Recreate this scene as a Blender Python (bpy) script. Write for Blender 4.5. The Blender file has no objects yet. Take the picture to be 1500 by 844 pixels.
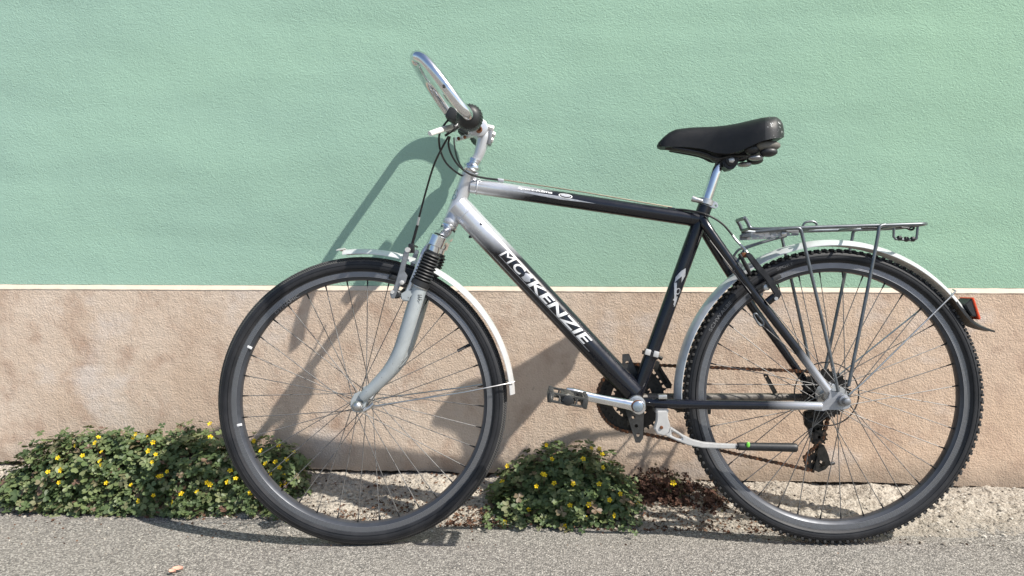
import bpy, bmesh, math, random
from mathutils import Vector, Matrix, noise
R = math.radians
rnd = random.Random(7)
scene = bpy.context.scene
COL = scene.collection

# ------------------------------------------------------------------ camera, sky, sun, exposure
cam_d = bpy.data.cameras.new('camera')
cam_d.sensor_width = 36.0
cam_d.lens = 25.2
cam_d.clip_start = 0.05
cam_d.clip_end = 500
cam = bpy.data.objects.new('camera', cam_d)
COL.objects.link(cam)
cam.location = (0, -2.0238, 0.7353)
cam.rotation_euler = (R(90 - 4.2), 0, R(3.15))
scene.camera = cam

SUN_EL, SUN_AZ = 48.0, 27.0          # elevation; angle out from the wall, sun to the right
sun_dir = Vector((math.cos(R(SUN_AZ)) * math.cos(R(SUN_EL)), -math.sin(R(SUN_AZ)) * math.cos(R(SUN_EL)), math.sin(R(SUN_EL))))
world = bpy.data.worlds.new('World')
scene.world = world
world.use_nodes = True
wn = world.node_tree
sky = wn.nodes.new('ShaderNodeTexSky')
sky.sky_type = 'NISHITA'
sky.sun_disc = False
sky.sun_elevation = R(SUN_EL)
sky.sun_rotation = R(117)
sky.air_density = 1.0
sky.dust_density = 1.2
wn.nodes['Background'].inputs['Strength'].default_value = 0.115
wn.links.new(sky.outputs[0], wn.nodes['Background'].inputs['Color'])

sun_d = bpy.data.lights.new('sun', 'SUN')
sun_d.energy = 5.0
sun_d.angle = R(0.55)
sun_d.color = (1.0, 0.95, 0.87)
sun = bpy.data.objects.new('sun', sun_d)
COL.objects.link(sun)
sun.location = sun_dir * 10
sun.rotation_euler = (-sun_dir).to_track_quat('-Z', 'Y').to_euler()

vs = scene.view_settings
vs.view_transform = 'Standard'
vs.look = 'None'
vs.exposure = 0.46
vs.gamma = 1.0
vs.use_curve_mapping = False

# ------------------------------------------------------------------ material helpers
class NT:
    def __init__(s, name):
        s.m = bpy.data.materials.new(name); s.m.use_nodes = True
        s.t = s.m.node_tree; s.b = s.t.nodes['Principled BSDF']; s.tc = None
    def n(s, kind, **kw):
        x = s.t.nodes.new(kind)
        for k, v in kw.items():
            if k.startswith('i_'):
                x.inputs[k[2:].replace('_', ' ')].default_value = v
            else: setattr(x, k, v)
        return x
    def l(s, a, b): s.t.links.new(a, b)
    def co(s):
        if not s.tc: s.tc = s.n('ShaderNodeTexCoord')
        return s.tc.outputs['Object']
    def mapped(s, scale, rot=(0, 0, 0)):
        m = s.n('ShaderNodeMapping'); m.inputs['Scale'].default_value = scale; m.inputs['Rotation'].default_value = rot
        s.l(s.co(), m.inputs['Vector']); return m.outputs[0]
    def noise(s, scale, detail=4, rough=.55, vec=None, dist=0):
        x = s.n('ShaderNodeTexNoise'); x.inputs['Scale'].default_value = scale; x.inputs['Detail'].default_value = detail
        x.inputs['Roughness'].default_value = rough; x.inputs['Distortion'].default_value = dist
        s.l(vec or s.co(), x.inputs['Vector']); return x.outputs['Fac']
    def vor(s, scale, feature='F1', out='Distance', vec=None):
        x = s.n('ShaderNodeTexVoronoi', feature=feature); x.inputs['Scale'].default_value = scale
        s.l(vec or s.co(), x.inputs['Vector']); return x.outputs[out]
    def ramp(s, fac, stops):
        x = s.n('ShaderNodeValToRGB'); e = x.color_ramp.elements
        while len(e) < len(stops): e.new(.5)
        for el, (p, c) in zip(e, stops):
            el.position = p; el.color = (c, c, c, 1) if isinstance(c, (int, float)) else (*c, 1)
        s.l(fac, x.inputs['Fac']); return x.outputs['Color']
    def mix(s, fac, a, b, mode='MIX'):
        x = s.n('ShaderNodeMix', data_type='RGBA', blend_type=mode)
        for sock, v in ((x.inputs[0], fac), (x.inputs[6], a), (x.inputs[7], b)):
            if isinstance(v, (int, float)): sock.default_value = v
            elif isinstance(v, tuple): sock.default_value = (*v, 1)
            else: s.l(v, sock)
        return x.outputs[2]
    def math(s, op, a, b=0.0, c=0.0):
        x = s.n('ShaderNodeMath', operation=op)
        for k, v in enumerate((a, b, c)):
            if isinstance(v, (int, float)): x.inputs[k].default_value = v
            else: s.l(v, x.inputs[k])
        return x.outputs[0]
    def sep(s):
        x = s.n('ShaderNodeSeparateXYZ'); s.l(s.co(), x.inputs[0]); return x.outputs
    def bump(s, h, strength, dist, prev=None):
        x = s.n('ShaderNodeBump'); x.inputs['Strength'].default_value = strength; x.inputs['Distance'].default_value = dist
        s.l(h, x.inputs['Height'])
        if prev is not None: s.l(prev, x.inputs['Normal'])
        s.l(x.outputs[0], s.b.inputs['Normal']); return x.outputs[0]
    def set(s, **kw):
        for k, v in kw.items():
            k = {'base': 'Base Color', 'rough': 'Roughness', 'metal': 'Metallic', 'coat': 'Coat Weight', 'coatr': 'Coat Roughness',
                 'spec': 'Specular IOR Level', 'trans': 'Transmission Weight', 'sss': 'Subsurface Weight'}[k]
            i = s.b.inputs[k]
            if hasattr(v, 'links'): s.l(v, i)
            elif isinstance(v, tuple): i.default_value = (*v, 1)
            else: i.default_value = v
        return s

M = {}
def simple(name, col, rough, metal=0.0, var=.25, vscale=60, col2=None, wear=None, wear_amt=.62, coat=0.0, bump=0.0, bscale=300, spec=.5):
    """a surface with mottled colour, uneven gloss and optional chips of a second colour"""
    k = NT(name)
    dark = col2 or tuple(c * (1 - var) for c in col)
    c = k.mix(k.ramp(k.noise(vscale, 5, .6), [(.35, 0.0), (.65, 1.0)]), col, dark)
    if wear:
        f = k.ramp(k.noise(110, 6, .7), [(wear_amt, 0.0), (wear_amt + .03, 1.0)])
        c = k.mix(f, c, wear)
    r = k.math('MULTIPLY_ADD', k.noise(vscale * 1.7, 4, .6), .25, rough - .12)
    k.set(base=c, rough=r, metal=metal, coat=coat, coatr=.12, spec=spec)
    if bump: k.bump(k.noise(bscale, 3, .6), bump, .001)
    M[name] = k.m
    return k

simple('black_paint', (.007, .008, .013), .20, 0, .3, 40, wear=(.16, .16, .17), wear_amt=.745, coat=0)
simple('silver_paint', (.62, .63, .66), .36, .55, .12, 25, wear=(.2, .2, .2), wear_amt=.71, coat=.35)
simple('chrome', (.78, .79, .82), .17, 1, .14, 30, wear=(.25, .2, .17), wear_amt=.76)
simple('aluminium', (.62, .62, .62), .42, 1, .25, 50, wear=(.2, .19, .17), wear_amt=.70)
simple('grey_aluminium', (.34, .345, .36), .45, .8, .3, 60)
simple('white_alloy', (.60, .59, .575), .45, .35, .12, 70, wear=(.32, .22, .16), wear_amt=.70)
simple('fork_paint', (.40, .435, .45), .42, .15, .12, 30, wear=(.07, .06, .055), wear_amt=.655, coat=.2)
simple('mudguard_silver', (.68, .69, .70), .36, .35, .22, 18, wear=(.30, .28, .25), wear_amt=.68)
simple('black_plastic', (.022, .023, .025), .48, 0, .35, 80, bump=.15)
simple('pedal_plastic', (.06, .06, .057), .55, 0, .5, 120, wear=(.30, .28, .25), wear_amt=.60)
simple('dark_metal', (.045, .045, .048), .45, .7, .4, 70)
simple('rack_metal', (.17, .185, .20), .38, .7, .3, 60, wear=(.09, .06, .05), wear_amt=.70)
simple('wire', (.55, .55, .55), .32, 1, .25, 40)
simple('spoke_wire', (.21, .205, .20), .52, .5, .35, 30)
simple('rusty', (.20, .075, .03), .8, .2, .5, 160)
simple('chain_steel', (.085, .055, .040), .5, .6, .5, 150, wear=(.19, .075, .033), wear_amt=.52)
simple('cassette_steel', (.03, .028, .027), .5, .7, .5, 90)
simple('drivetrain_dark', (.035, .033, .030), .5, .5, .5, 90, wear=(.14, .12, .09), wear_amt=.66)
simple('saddle_vinyl', (.011, .0115, .013), .46, 0, .25, 50, bump=.10, bscale=500, spec=.28)
simple('scuffed_vinyl', (.014, .0145, .016), .50, 0, .25, 50, wear=(.55, .56, .56), wear_amt=.59, bump=.1)
simple('elastomer', (.16, .15, .13), .7, 0, .4, 70)
simple('cable_black', (.014, .014, .015), .40, 0, .3, 60)
simple('red_plastic', (.85, .085, .02), .25, 0, .25, 140, coat=.5)
simple('green_plastic', (.20, .62, .08), .4, 0, .2, 80)
simple('white_print', (.80, .80, .80), .45, 0, .10, 120, wear=(.30, .30, .32), wear_amt=.66)
simple('silver_print', (.50, .51, .54), .40, .5, .25, 120, wear=(.06, .06, .07), wear_amt=.62)
simple('grey_print', (.16, .16, .165), .6, 0, .3, 120)
simple('dropout_paint', (.40, .41, .44), .42, .5, .2, 40, wear=(.2, .2, .2), wear_amt=.72)
simple('plate_grey', (.075, .075, .075), .5, .5, .4, 60, wear=(.2, .18, .15), wear_amt=.68)
simple('lever_white', (.78, .77, .75), .4, .1, .1, 70)
simple('dusty_paint', (.13, .115, .10), .5, .1, .4, 60, wear=(.30, .27, .23), wear_amt=.62)
simple('bolt_blue', (.40, .48, .56), .30, .8, .2, 90)
simple('copper_wire', (.46, .38, .29), .4, .8, .3, 70)
simple('badge_blue', (.10, .28, .36), .35, .2, .4, 150)

# tyre rubber: dusty, with a faint moulded pattern
k = NT('tyre_rubber')
dust = k.ramp(k.noise(14, 5, .65), [(.38, 0.0), (.72, 1.0)])
k.set(base=k.mix(dust, (.009, .010, .013), (.026, .026, .029)), rough=.58, spec=.45)
k.bump(k.noise(420, 2, .5), .25, .0008)
M['tyre_rubber'] = k.m
k = NT('tyre_tread')
sx = k.sep()
ang = k.math('ARCTAN2', sx[2], sx[0])
zig = k.math('PINGPONG', k.math('MULTIPLY', ang, 60.0), .5)
wv = k.math('SINE', k.math('ADD', k.math('MULTIPLY', sx[1], 900.0), k.math('MULTIPLY', zig, 6.0)))
k.set(base=k.mix(k.ramp(wv, [(.30, 0.0), (.6, 1.0)]), (.030, .030, .032), (.090, .088, .085)), rough=.7, spec=.35)
k.bump(wv, .6, .002)
M['tyre_tread'] = k.m
k = NT('rim_black')
k.set(base=k.mix(k.noise(18, 5, .65), (.026, .028, .034), (.085, .092, .108)), rough=k.math('MULTIPLY_ADD', k.noise(40, 4, .6), .3, .25), metal=.35)
M['rim_black'] = k.m
k = NT('rim_track')
rr = k.n('ShaderNodeVectorMath', operation='LENGTH'); k.l(k.mapped((1, 0, 1)), rr.inputs[0])
grv = k.math('SINE', k.math('MULTIPLY', rr.outputs['Value'], 2600.0))
k.set(base=k.mix(k.ramp(grv, [(.3, 0.0), (.7, 1.0)]), (.10, .102, .11), (.42, .43, .46)), rough=.40, metal=.8)
k.bump(grv, .3, .0006)
M['rim_track'] = k.m

# frame paint fading from silver to black along a tube, with the lower edge turning black first
def fade_paint(name, p0, p1, up, start, length, lean):
    k = NT(name)
    ax = (Vector(p1) - Vector(p0)).normalized()
    def dot(v, off):
        d = k.n('ShaderNodeVectorMath', operation='DOT_PRODUCT'); k.l(k.co(), d.inputs[0]); d.inputs[1].default_value = v
        return k.math('SUBTRACT', d.outputs['Value'], off)
    along = dot(ax, Vector(p0).dot(ax)); across = dot(up, Vector(p0).dot(up))
    t = k.math('SUBTRACT', k.math('SUBTRACT', along, k.math('MULTIPLY', across, lean)), start)
    t = k.math('DIVIDE', t, length)
    t = k.math('ADD', t, k.math('MULTIPLY', k.math('SUBTRACT', k.noise(60, 4, .6), .5), .25))
    f = k.ramp(t, [(0.0, 0.0), (1.0, 1.0)])
    chip = k.ramp(k.noise(120, 6, .7), [(.695, 0.0), (.725, 1.0)])
    c = k.mix(f, (.62, .63, .66), (.007, .008, .013))
    c = k.mix(chip, c, (.20, .20, .21))
    k.set(base=c, rough=k.math('MULTIPLY_ADD', k.noise(50, 4, .6), .25, .10), metal=k.math('MULTIPLY_ADD', f, -.55, .55), coat=.15, coatr=.06)
    M[name] = k.m

# stay paint: black with a silver end near the dropout
def end_paint(name, centre, r0, r1):
    k = NT(name)
    d = k.n('ShaderNodeVectorMath', operation='DISTANCE'); k.l(k.co(), d.inputs[0]); d.inputs[1].default_value = centre
    t = k.n('ShaderNodeMapRange'); t.inputs['From Min'].default_value = r0; t.inputs['From Max'].default_value = r1
    k.l(d.outputs['Value'], t.inputs['Value'])
    c = k.mix(t.outputs[0], (.55, .56, .59), (.007, .008, .013))
    chip = k.ramp(k.noise(130, 6, .7), [(.70, 0.0), (.73, 1.0)])
    k.set(base=k.mix(chip, c, (.15, .15, .16)), rough=k.math('MULTIPLY_ADD', k.noise(50, 4, .6), .25, .10), metal=k.math('MULTIPLY_ADD', t.outputs[0], -.5, .5), coat=.15, coatr=.06)
    M[name] = k.m

# painted plaster, green
k = NT('green_plaster')
big = k.noise(1.1, 4, .55, k.mapped((.55, 1, 1.6)))
hue = k.ramp(k.math('ADD', k.math('MULTIPLY', k.sep()[0], .16), k.math('MULTIPLY', big, .6)), [(.05, (.338, .512, .412)), (.62, (.332, .518, .368))])
c = k.mix(k.ramp(big, [(.38, 0.0), (.64, 1.0)]), k.mix(1.0, hue, (.90, .90, .91), 'MULTIPLY'), hue)  # soft horizontal bands of light and shade put into the wall colour
bare = k.ramp(k.noise(7, 6, .7), [(.70, 0.0), (.80, 1.0)])
c = k.mix(k.math('MULTIPLY', bare, .35), c, (.40, .56, .45))
hair = k.ramp(k.vor(3.2, 'DISTANCE_TO_EDGE', vec=k.mapped((1, 1, 1.6))), [(0.0, 1.0), (.0035, 0.0)])
msk = k.ramp(k.noise(3.5, 3, .5), [(.58, 0.0), (.66, 1.0)])
c = k.mix(k.math('MULTIPLY', k.math('MULTIPLY', hair, msk), .35), c, (.20, .32, .27))
k.set(base=c, rough=.85, spec=.25)
g1 = k.noise(230, 2, .7, dist=1.0); g2 = k.noise(80, 3, .65, k.mapped((1, 1, 1.6)), dist=1.4); g4 = k.noise(1.7, 2, .5, k.mapped((.55, 1, 2.1), (0, .25, 0))); g3 = k.noise(6, 3, .5)
h = k.math('ADD', k.math('MULTIPLY', g1, .62), k.math('ADD', k.math('MULTIPLY', g2, .62), k.math('ADD', k.math('MULTIPLY', g3, 1.5), k.math('MULTIPLY', g4, 6.5))))
k.bump(h, .50, .0050)
M['green_plaster'] = k.m

# bare beige render of the plinth, stained brown
k = NT('beige_plaster')
s1 = k.noise(2.6, 5, .62); s2 = k.noise(9, 5, .65); s3 = k.noise(55, 4, .7)
c = k.mix(k.ramp(s1, [(.38, 0.0), (.64, 1.0)]), (.65, .535, .435), (.57, .435, .330))
side = k.n('ShaderNodeMapRange'); side.inputs['From Min'].default_value = -.4; side.inputs['From Max'].default_value = .9; k.l(k.sep()[0], side.inputs['Value'])
c = k.mix(k.math('MULTIPLY', side.outputs[0], .55), c, (.60, .435, .310))
c = k.mix(k.ramp(s2, [(.50, 0.0), (.70, 1.0)]), c, (.45, .320, .240))
c = k.mix(k.math('MULTIPLY', k.ramp(k.noise(4.1, 4, .6, k.mapped((1, 1, 1.3))), [(.56, 0.0), (.70, 1.0)]), .7), c, (.66, .58, .52))
z = k.sep()[2]
damp = k.n('ShaderNodeMapRange'); damp.inputs['From Min'].default_value = .125; damp.inputs['From Max'].default_value = .045
k.l(k.math('ADD', z, k.math('MULTIPLY', k.math('SUBTRACT', k.noise(7, 5, .7), .5), .14)), damp.inputs['Value'])
c = k.mix(k.math('MULTIPLY', damp.outputs[0], .7), c, (.25, .205, .160))
pits = k.ramp(s3, [(.30, 1.0), (.40, 0.0)])
c = k.mix(k.math('MULTIPLY', pits, .45), c, (.26, .18, .13))
k.set(base=c, rough=.92, spec=.15)
h = k.math('ADD', k.math('MULTIPLY', k.noise(190, 3, .7), .8), k.math('ADD', k.math('MULTIPLY', k.noise(38, 4, .65), .9), k.math('MULTIPLY', k.noise(7, 3, .5), 1.0)))
k.bump(h, .6, .0060)
M['beige_plaster'] = k.m
simple('cream_paint', (.60, .50, .405), .8, 0, .10, 30, wear=(.52, .42, .34), wear_amt=.66, bump=.5, bscale=130)

# asphalt: pale worn aggregate in a grey binder
k = NT('asphalt')
cell = k.n('ShaderNodeTexVoronoi'); cell.inputs['Scale'].default_value = 235; k.l(k.co(), cell.inputs['Vector'])
sepc = k.n('ShaderNodeSeparateColor'); k.l(cell.outputs['Color'], sepc.inputs[0])
stone = k.ramp(sepc.outputs[0], [(0.0, (.095, .088, .079)), (.40, (.22, .204, .182)), (.75, (.335, .311, .28)), (1.0, (.49, .46, .41))])
edge = k.ramp(cell.outputs['Distance'], [(.45, 0.0), (.85, 1.0)])
c = k.mix(edge, stone, (.075, .071, .067))
fine = k.noise(420, 2, .6)
c = k.mix(k.math('MULTIPLY', k.ramp(fine, [(.5, 0.0), (.75, 1.0)]), .5), c, (.40, .38, .35))
big = k.noise(1.7, 5, .6)
c = k.mix(k.ramp(big, [(.35, .0), (.7, .35)]), c, (.27, .25, .225))
k.set(base=c, rough=.9, spec=.25)
hh = k.math('ADD', k.math('MULTIPLY', cell.outputs['Distance'], -.8), k.math('MULTIPLY', k.noise(90, 3, .6), .8))
k.bump(hh, .7, .0045)
M['asphalt'] = k.m

# broken concrete and dirt strip
k = NT('rough_concrete')
a = k.noise(5, 6, .68); b = k.noise(26, 6, .7); cc = k.noise(120, 4, .7)
c = k.mix(k.ramp(a, [(.36, 0.0), (.62, 1.0)]), (.47, .425, .36), (.34, .30, .25))
c = k.mix(k.ramp(b, [(.52, 0.0), (.72, 1.0)]), c, (.30, .26, .215))
c = k.mix(k.math('MULTIPLY', k.ramp(cc, [(.54, 0.0), (.64, 1.0)]), .6), c, (.60, .555, .48))
c = k.mix(k.math('MULTIPLY', k.ramp(k.noise(75, 5, .75), [(.34, 1.0), (.47, 0.0)]), .75), c, (.15, .125, .10))
grit = k.n('ShaderNodeTexVoronoi'); grit.inputs['Scale'].default_value = 150; k.l(k.co(), grit.inputs['Vector'])
gs = k.n('ShaderNodeSeparateColor'); k.l(grit.outputs['Color'], gs.inputs[0])
c = k.mix(k.math('MULTIPLY', k.ramp(gs.outputs[0], [(.55, 0.0), (1.0, 1.0)]), .45), c, (.20, .175, .145))
soil = k.n('ShaderNodeMapRange'); soil.inputs['From Min'].default_value = -.20; soil.inputs['From Max'].default_value = -.31
k.l(k.math('ADD', k.sep()[1], k.math('MULTIPLY', k.math('SUBTRACT', k.noise(9, 5, .7), .5), .16)), soil.inputs['Value'])
c = k.mix(k.math('MULTIPLY', soil.outputs[0], .75), c, (.27, .243, .208))
k.set(base=c, rough=.95, spec=.15)
k.bump(k.math('ADD', k.math('MULTIPLY', cc, 1.1), k.math('ADD', b, k.math('MULTIPLY', grit.outputs['Distance'], -.8))), .8, .005)
M['rough_concrete'] = k.m

def island(name, stops, rough=.6, spec=.35, trans=.0, sheen=0):
    k = NT(name)
    g = k.n('ShaderNodeNewGeometry')
    c = k.ramp(g.outputs['Random Per Island'], stops)
    k.set(base=c, rough=rough, spec=spec)
    if trans:
        tr = k.n('ShaderNodeBsdfTranslucent'); k.l(k.mix(1.0, c, (1.0, 1.15, .45), 'MULTIPLY'), tr.inputs['Color'])
        mx = k.n('ShaderNodeMixShader'); mx.inputs[0].default_value = trans
        out = k.t.nodes['Material Output']
        k.l(k.b.outputs[0], mx.inputs[1]); k.l(tr.outputs[0], mx.inputs[2]); k.l(mx.outputs[0], out.inputs['Surface'])
    M[name] = k.m
island('clover_leaf', [(0.0, (.058, .090, .036)), (.45, (.105, .148, .058)), (.78, (.165, .202, .084)), (.90, (.190, .200, .100)), (1.0, (.16, .090, .068))], .50, .45, .20)
island('red_leaf', [(0.0, (.045, .024, .018)), (.5, (.085, .042, .030)), (.85, (.13, .070, .048)), (1.0, (.085, .090, .042))], .7, .2, .15)
island('stem_green', [(0.0, (.09, .10, .04)), (1.0, (.14, .075, .05))], .6, .3)
island('petal_yellow', [(0.0, (.85, .56, .010)), (1.0, (.90, .68, .02))], .5, .3, .25)
island('petal_centre', [(0.0, (.70, .40, .01)), (1.0, (.75, .45, .01))], .6, .2)
island('pebbles', [(0.0, (.16, .14, .12)), (.5, (.30, .27, .23)), (.85, (.42, .385, .33)), (1.0, (.55, .51, .45))], .9, .2)
island('litter', [(0.0, (.055, .030, .020)), (.5, (.12, .060, .038)), (1.0, (.20, .12, .075))], .85, .15)
simple('soil', (.060, .045, .032), .95, 0, .5, 50, bump=.5, bscale=90)  # also colours the dark core put in for shade inside the clumps
island('dry_leaf', [(0.0, (.62, .30, .22)), (1.0, (.66, .38, .28))], .6, .3)

# ------------------------------------------------------------------ mesh helpers
def new_obj(name, verts, faces, mat, parent=None, smooth=True, mats=None, fmat=None, angle=38):
    me = bpy.data.meshes.new(name)
    me.from_pydata([tuple(v) for v in verts], [], faces)
    for m in (mats or [mat]): me.materials.append(M[m])
    if fmat: me.polygons.foreach_set('material_index', fmat)
    if smooth:
        me.polygons.foreach_set('use_smooth', [True] * len(me.polygons))
        me.set_sharp_from_angle(angle=R(angle))
    me.update()
    o = bpy.data.objects.new(name, me)
    COL.objects.link(o)
    if parent: o.parent = parent
    return o

def tag(o, label=None, cat=None, group=None, kind=None):
    for key, v in (('label', label), ('category', cat), ('group', group), ('kind', kind)):
        if v: o[key] = v
    return o

def spline(pts, sub=6, closed=False):
    P = [Vector(p) for p in pts]; n = len(P); out = []
    rng = range(n) if closed else range(n - 1)
    for i in rng:
        if closed: a, b, c, d = P[i - 1], P[i], P[(i + 1) % n], P[(i + 2) % n]
        else: a, b, c, d = P[max(i - 1, 0)], P[i], P[i + 1], P[min(i + 2, n - 1)]
        for s in range(sub):
            t = s / sub
            out.append(.5 * ((2 * b) + (c - a) * t + (2 * a - 5 * b + 4 * c - d) * t * t + (3 * b - a - 3 * c + d) * t ** 3))
    if not closed: out.append(P[-1])
    return out

STEER_P = Vector((-.2297, 0, .7661)); STEER_AX = Vector((.378, 0, .926)).normalized()
STEER = Matrix.Translation(STEER_P) @ Matrix.Rotation(.03824, 4, STEER_AX) @ Matrix.Translation(-STEER_P)

class MB:
    """collects shapes for one mesh"""
    def __init__(s): s.v = []; s.f = []; s.mi = []
    def add(s, v, f, mi=0):
        o = len(s.v); s.v += [Vector(p) for p in v]; s.f += [tuple(i + o for i in q) for q in f]; s.mi += [mi] * len(f); return s
    def tube(s, pts, r, n=14, sub=0, closed=False, flat=1.0, flat_dir=None, mi=0, caps=True):
        P = spline(pts, sub, closed) if sub else [Vector(p) for p in pts]
        m = len(P)
        if not isinstance(r, (list, tuple)): rad = [r] * m
        else:
            rad = []
            for i in range(m):
                x = i / (m - 1) * (len(r) - 1); j = min(int(x), len(r) - 2); rad.append(r[j] + (r[j + 1] - r[j]) * (x - j))
        V = []; F = []; nrm = None
        for i, p in enumerate(P):
            if closed: t = P[(i + 1) % m] - P[i - 1]
            else: t = P[min(i + 1, m - 1)] - P[max(i - 1, 0)]
            t.normalize()
            if nrm is None:
                nrm = (Vector(flat_dir) if flat_dir else (Vector((0, 1, 0)) if abs(t.y) < .9 else Vector((1, 0, 0))))
            nrm = (nrm - t * nrm.dot(t)).normalized(); bi = t.cross(nrm)
            for q in range(n):
                a = 2 * math.pi * q / n
                V.append(p + nrm * (math.cos(a) * rad[i] * flat) + bi * (math.sin(a) * rad[i]))
        for i in range(m if closed else m - 1):
            j = (i + 1) % m
            for q in range(n):
                w = (q + 1) % n
                F.append((i * n + q, i * n + w, j * n + w, j * n + q))
        if not closed and caps:
            F.append(tuple(range(n - 1, -1, -1))); F.append(tuple((m - 1) * n + q for q in range(n)))
        return s.add(V, F, mi)
    def lathe(s, p, axis, prof, n=24, mi=0):
        p = Vector(p); ax = Vector(axis).normalized()
        e = ax.orthogonal().normalized(); g = ax.cross(e); V = []; F = []
        for r, h in prof:
            for q in range(n):
                a = 2 * math.pi * q / n
                V.append(p + ax * h + (e * math.cos(a) + g * math.sin(a)) * max(r, 1e-5))
        for i in range(len(prof) - 1):
            for q in range(n):
                w = (q + 1) % n; F.append((i * n + q, i * n + w, (i + 1) * n + w, (i + 1) * n + q))
        F.append(tuple(range(n - 1, -1, -1))); F.append(tuple((len(prof) - 1) * n + q for q in range(n)))
        return s.add(V, F, mi)
    def ring(s, prof, c=(0, 0, 0), a0=0, a1=360, n=144, mi=0, mis=None):
        """profile [(radius, sideways)] swept round the wheel axle; closed profile"""
        V = []; F = []; full = abs(a1 - a0) >= 360; m = len(prof); cnt = n if full else n + 1
        for i in range(cnt):
            a = R(a0 + (a1 - a0) * i / n)
            for r, v in prof: V.append((c[0] + r * math.cos(a), c[1] + v, c[2] + r * math.sin(a)))
        start = len(s.v); fm = []
        for i in range(n):
            j = (i + 1) % cnt
            for q in range(m):
                w = (q + 1) % m; F.append((i * m + q, j * m + q, j * m + w, i * m + w)); fm.append(mis[q] if mis else mi)
        if not full:
            F.append(tuple(range(m - 1, -1, -1))); F.append(tuple(n * m + q for q in range(m))); fm += [mi, mi]
        s.add(V, F); s.mi[-len(F):] = fm
        return s
    def box(s, c, size, rot=None, bevel=.0, mi=0):
        bm = bmesh.new(); bmesh.ops.create_cube(bm, size=1)
        for v in bm.verts: v.co = Vector((v.co.x * size[0], v.co.y * size[1], v.co.z * size[2]))
        if bevel: bmesh.ops.bevel(bm, geom=bm.edges[:], offset=bevel, segments=2, affect='EDGES', profile=.6)
        bm.verts.index_update()
        mt = Matrix.Translation(c) @ (rot.to_4x4() if rot else Matrix.Identity(4))
        V = [mt @ v.co for v in bm.verts]; F = [tuple(v.index for v in f.verts) for f in bm.faces]; bm.free()
        return s.add(V, F, mi)
    def blob(s, c, size, n=3, rot=None, mi=0):
        bm = bmesh.new(); bmesh.ops.create_icosphere(bm, subdivisions=n, radius=1)
        bm.verts.index_update()
        mt = Matrix.Translation(c) @ (rot.to_4x4() if rot else Matrix.Identity(4))
        V = [mt @ Vector((v.co.x * size[0], v.co.y * size[1], v.co.z * size[2])) for v in bm.verts]
        F = [tuple(v.index for v in f.verts) for f in bm.faces]; bm.free()
        return s.add(V, F, mi)
    def plate(s, poly, v0, v1, holes=(), bevel=.0, mi=0):
        """flat plate in the bike's side plane: outline poly (points), from v0 to v1 sideways; holes: outlines, or (centre, radius)"""
        bm = bmesh.new(); loops = [[(p[0], p[-1]) for p in poly]]
        for h in holes:
            if len(h) == 2 and isinstance(h[1], float):
                loops.append([(h[0][0] + h[1] * math.cos(R(30 * q)), h[0][-1] + h[1] * math.sin(R(30 * q))) for q in range(12)])
            else: loops.append([(p[0], p[-1]) for p in h])
        edges = []
        for lp in loops:
            vs_ = [bm.verts.new((x, v0, z)) for x, z in lp]
            edges += [bm.edges.new((vs_[i], vs_[(i + 1) % len(vs_)])) for i in range(len(vs_))]
        bmesh.ops.triangle_fill(bm, edges=edges, use_beauty=True, use_dissolve=False)
        ext = bmesh.ops.extrude_face_region(bm, geom=bm.faces[:])
        for g in ext['geom']:
            if isinstance(g, bmesh.types.BMVert): g.co.y = v1
        bmesh.ops.recalc_face_normals(bm, faces=bm.faces[:])
        if bevel:
            be = [e for e in bm.edges if len(e.link_faces) == 2 and e.calc_face_angle(0) > .9]
            try: bmesh.ops.bevel(bm, geom=be, offset=bevel, segments=2, affect='EDGES', clamp_overlap=True)
            except Exception: pass
        bm.verts.index_update()
        V = [v.co.copy() for v in bm.verts]; F = [tuple(v.index for v in f.verts) for f in bm.faces]; bm.free()
        return s.add(V, F, mi)
    def xf(s, mat): s.v = [mat @ p for p in s.v]; return s
    def mirror(s):
        o = MB(); o.v = [Vector((p.x, -p.y, p.z)) for p in s.v]; o.f = [tuple(reversed(q)) for q in s.f]; o.mi = s.mi[:]; return o
    def build(s, name, mat, parent=None, steer=False, smooth=True, angle=38):
        v = [STEER @ p for p in s.v] if steer else s.v
        mats = mat if isinstance(mat, (list, tuple)) else [mat]
        return new_obj(name, v, s.f, None, parent, smooth, list(mats), s.mi if len(mats) > 1 else None, angle)

# ------------------------------------------------------------------ the ground
def road_z(x): return .0200 * x
def base_z(x):
    b = .0455 - .0065 * max(-1.6, min(1.6, x))
    return max(b, road_z(x) + .006)
V = []; F = []
xs = [-60, -20, -6, -3, 0, 3, 6, 20, 60]; ys = [-60, -20, -6, -2, -.5, .4]
for y in ys:
    for x in xs: V.append((x, y, max(-.4, min(.4, road_z(x)))))
for j in range(len(ys) - 1):
    for i in range(len(xs) - 1):
        a = j * len(xs) + i; F.append((a, a + 1, a + 1 + len(xs), a + len(xs)))
road = new_obj('road', V, F, 'asphalt', smooth=False)
tag(road, 'pale grey worn asphalt of the road in front of the wall', None, None, 'structure')

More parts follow.
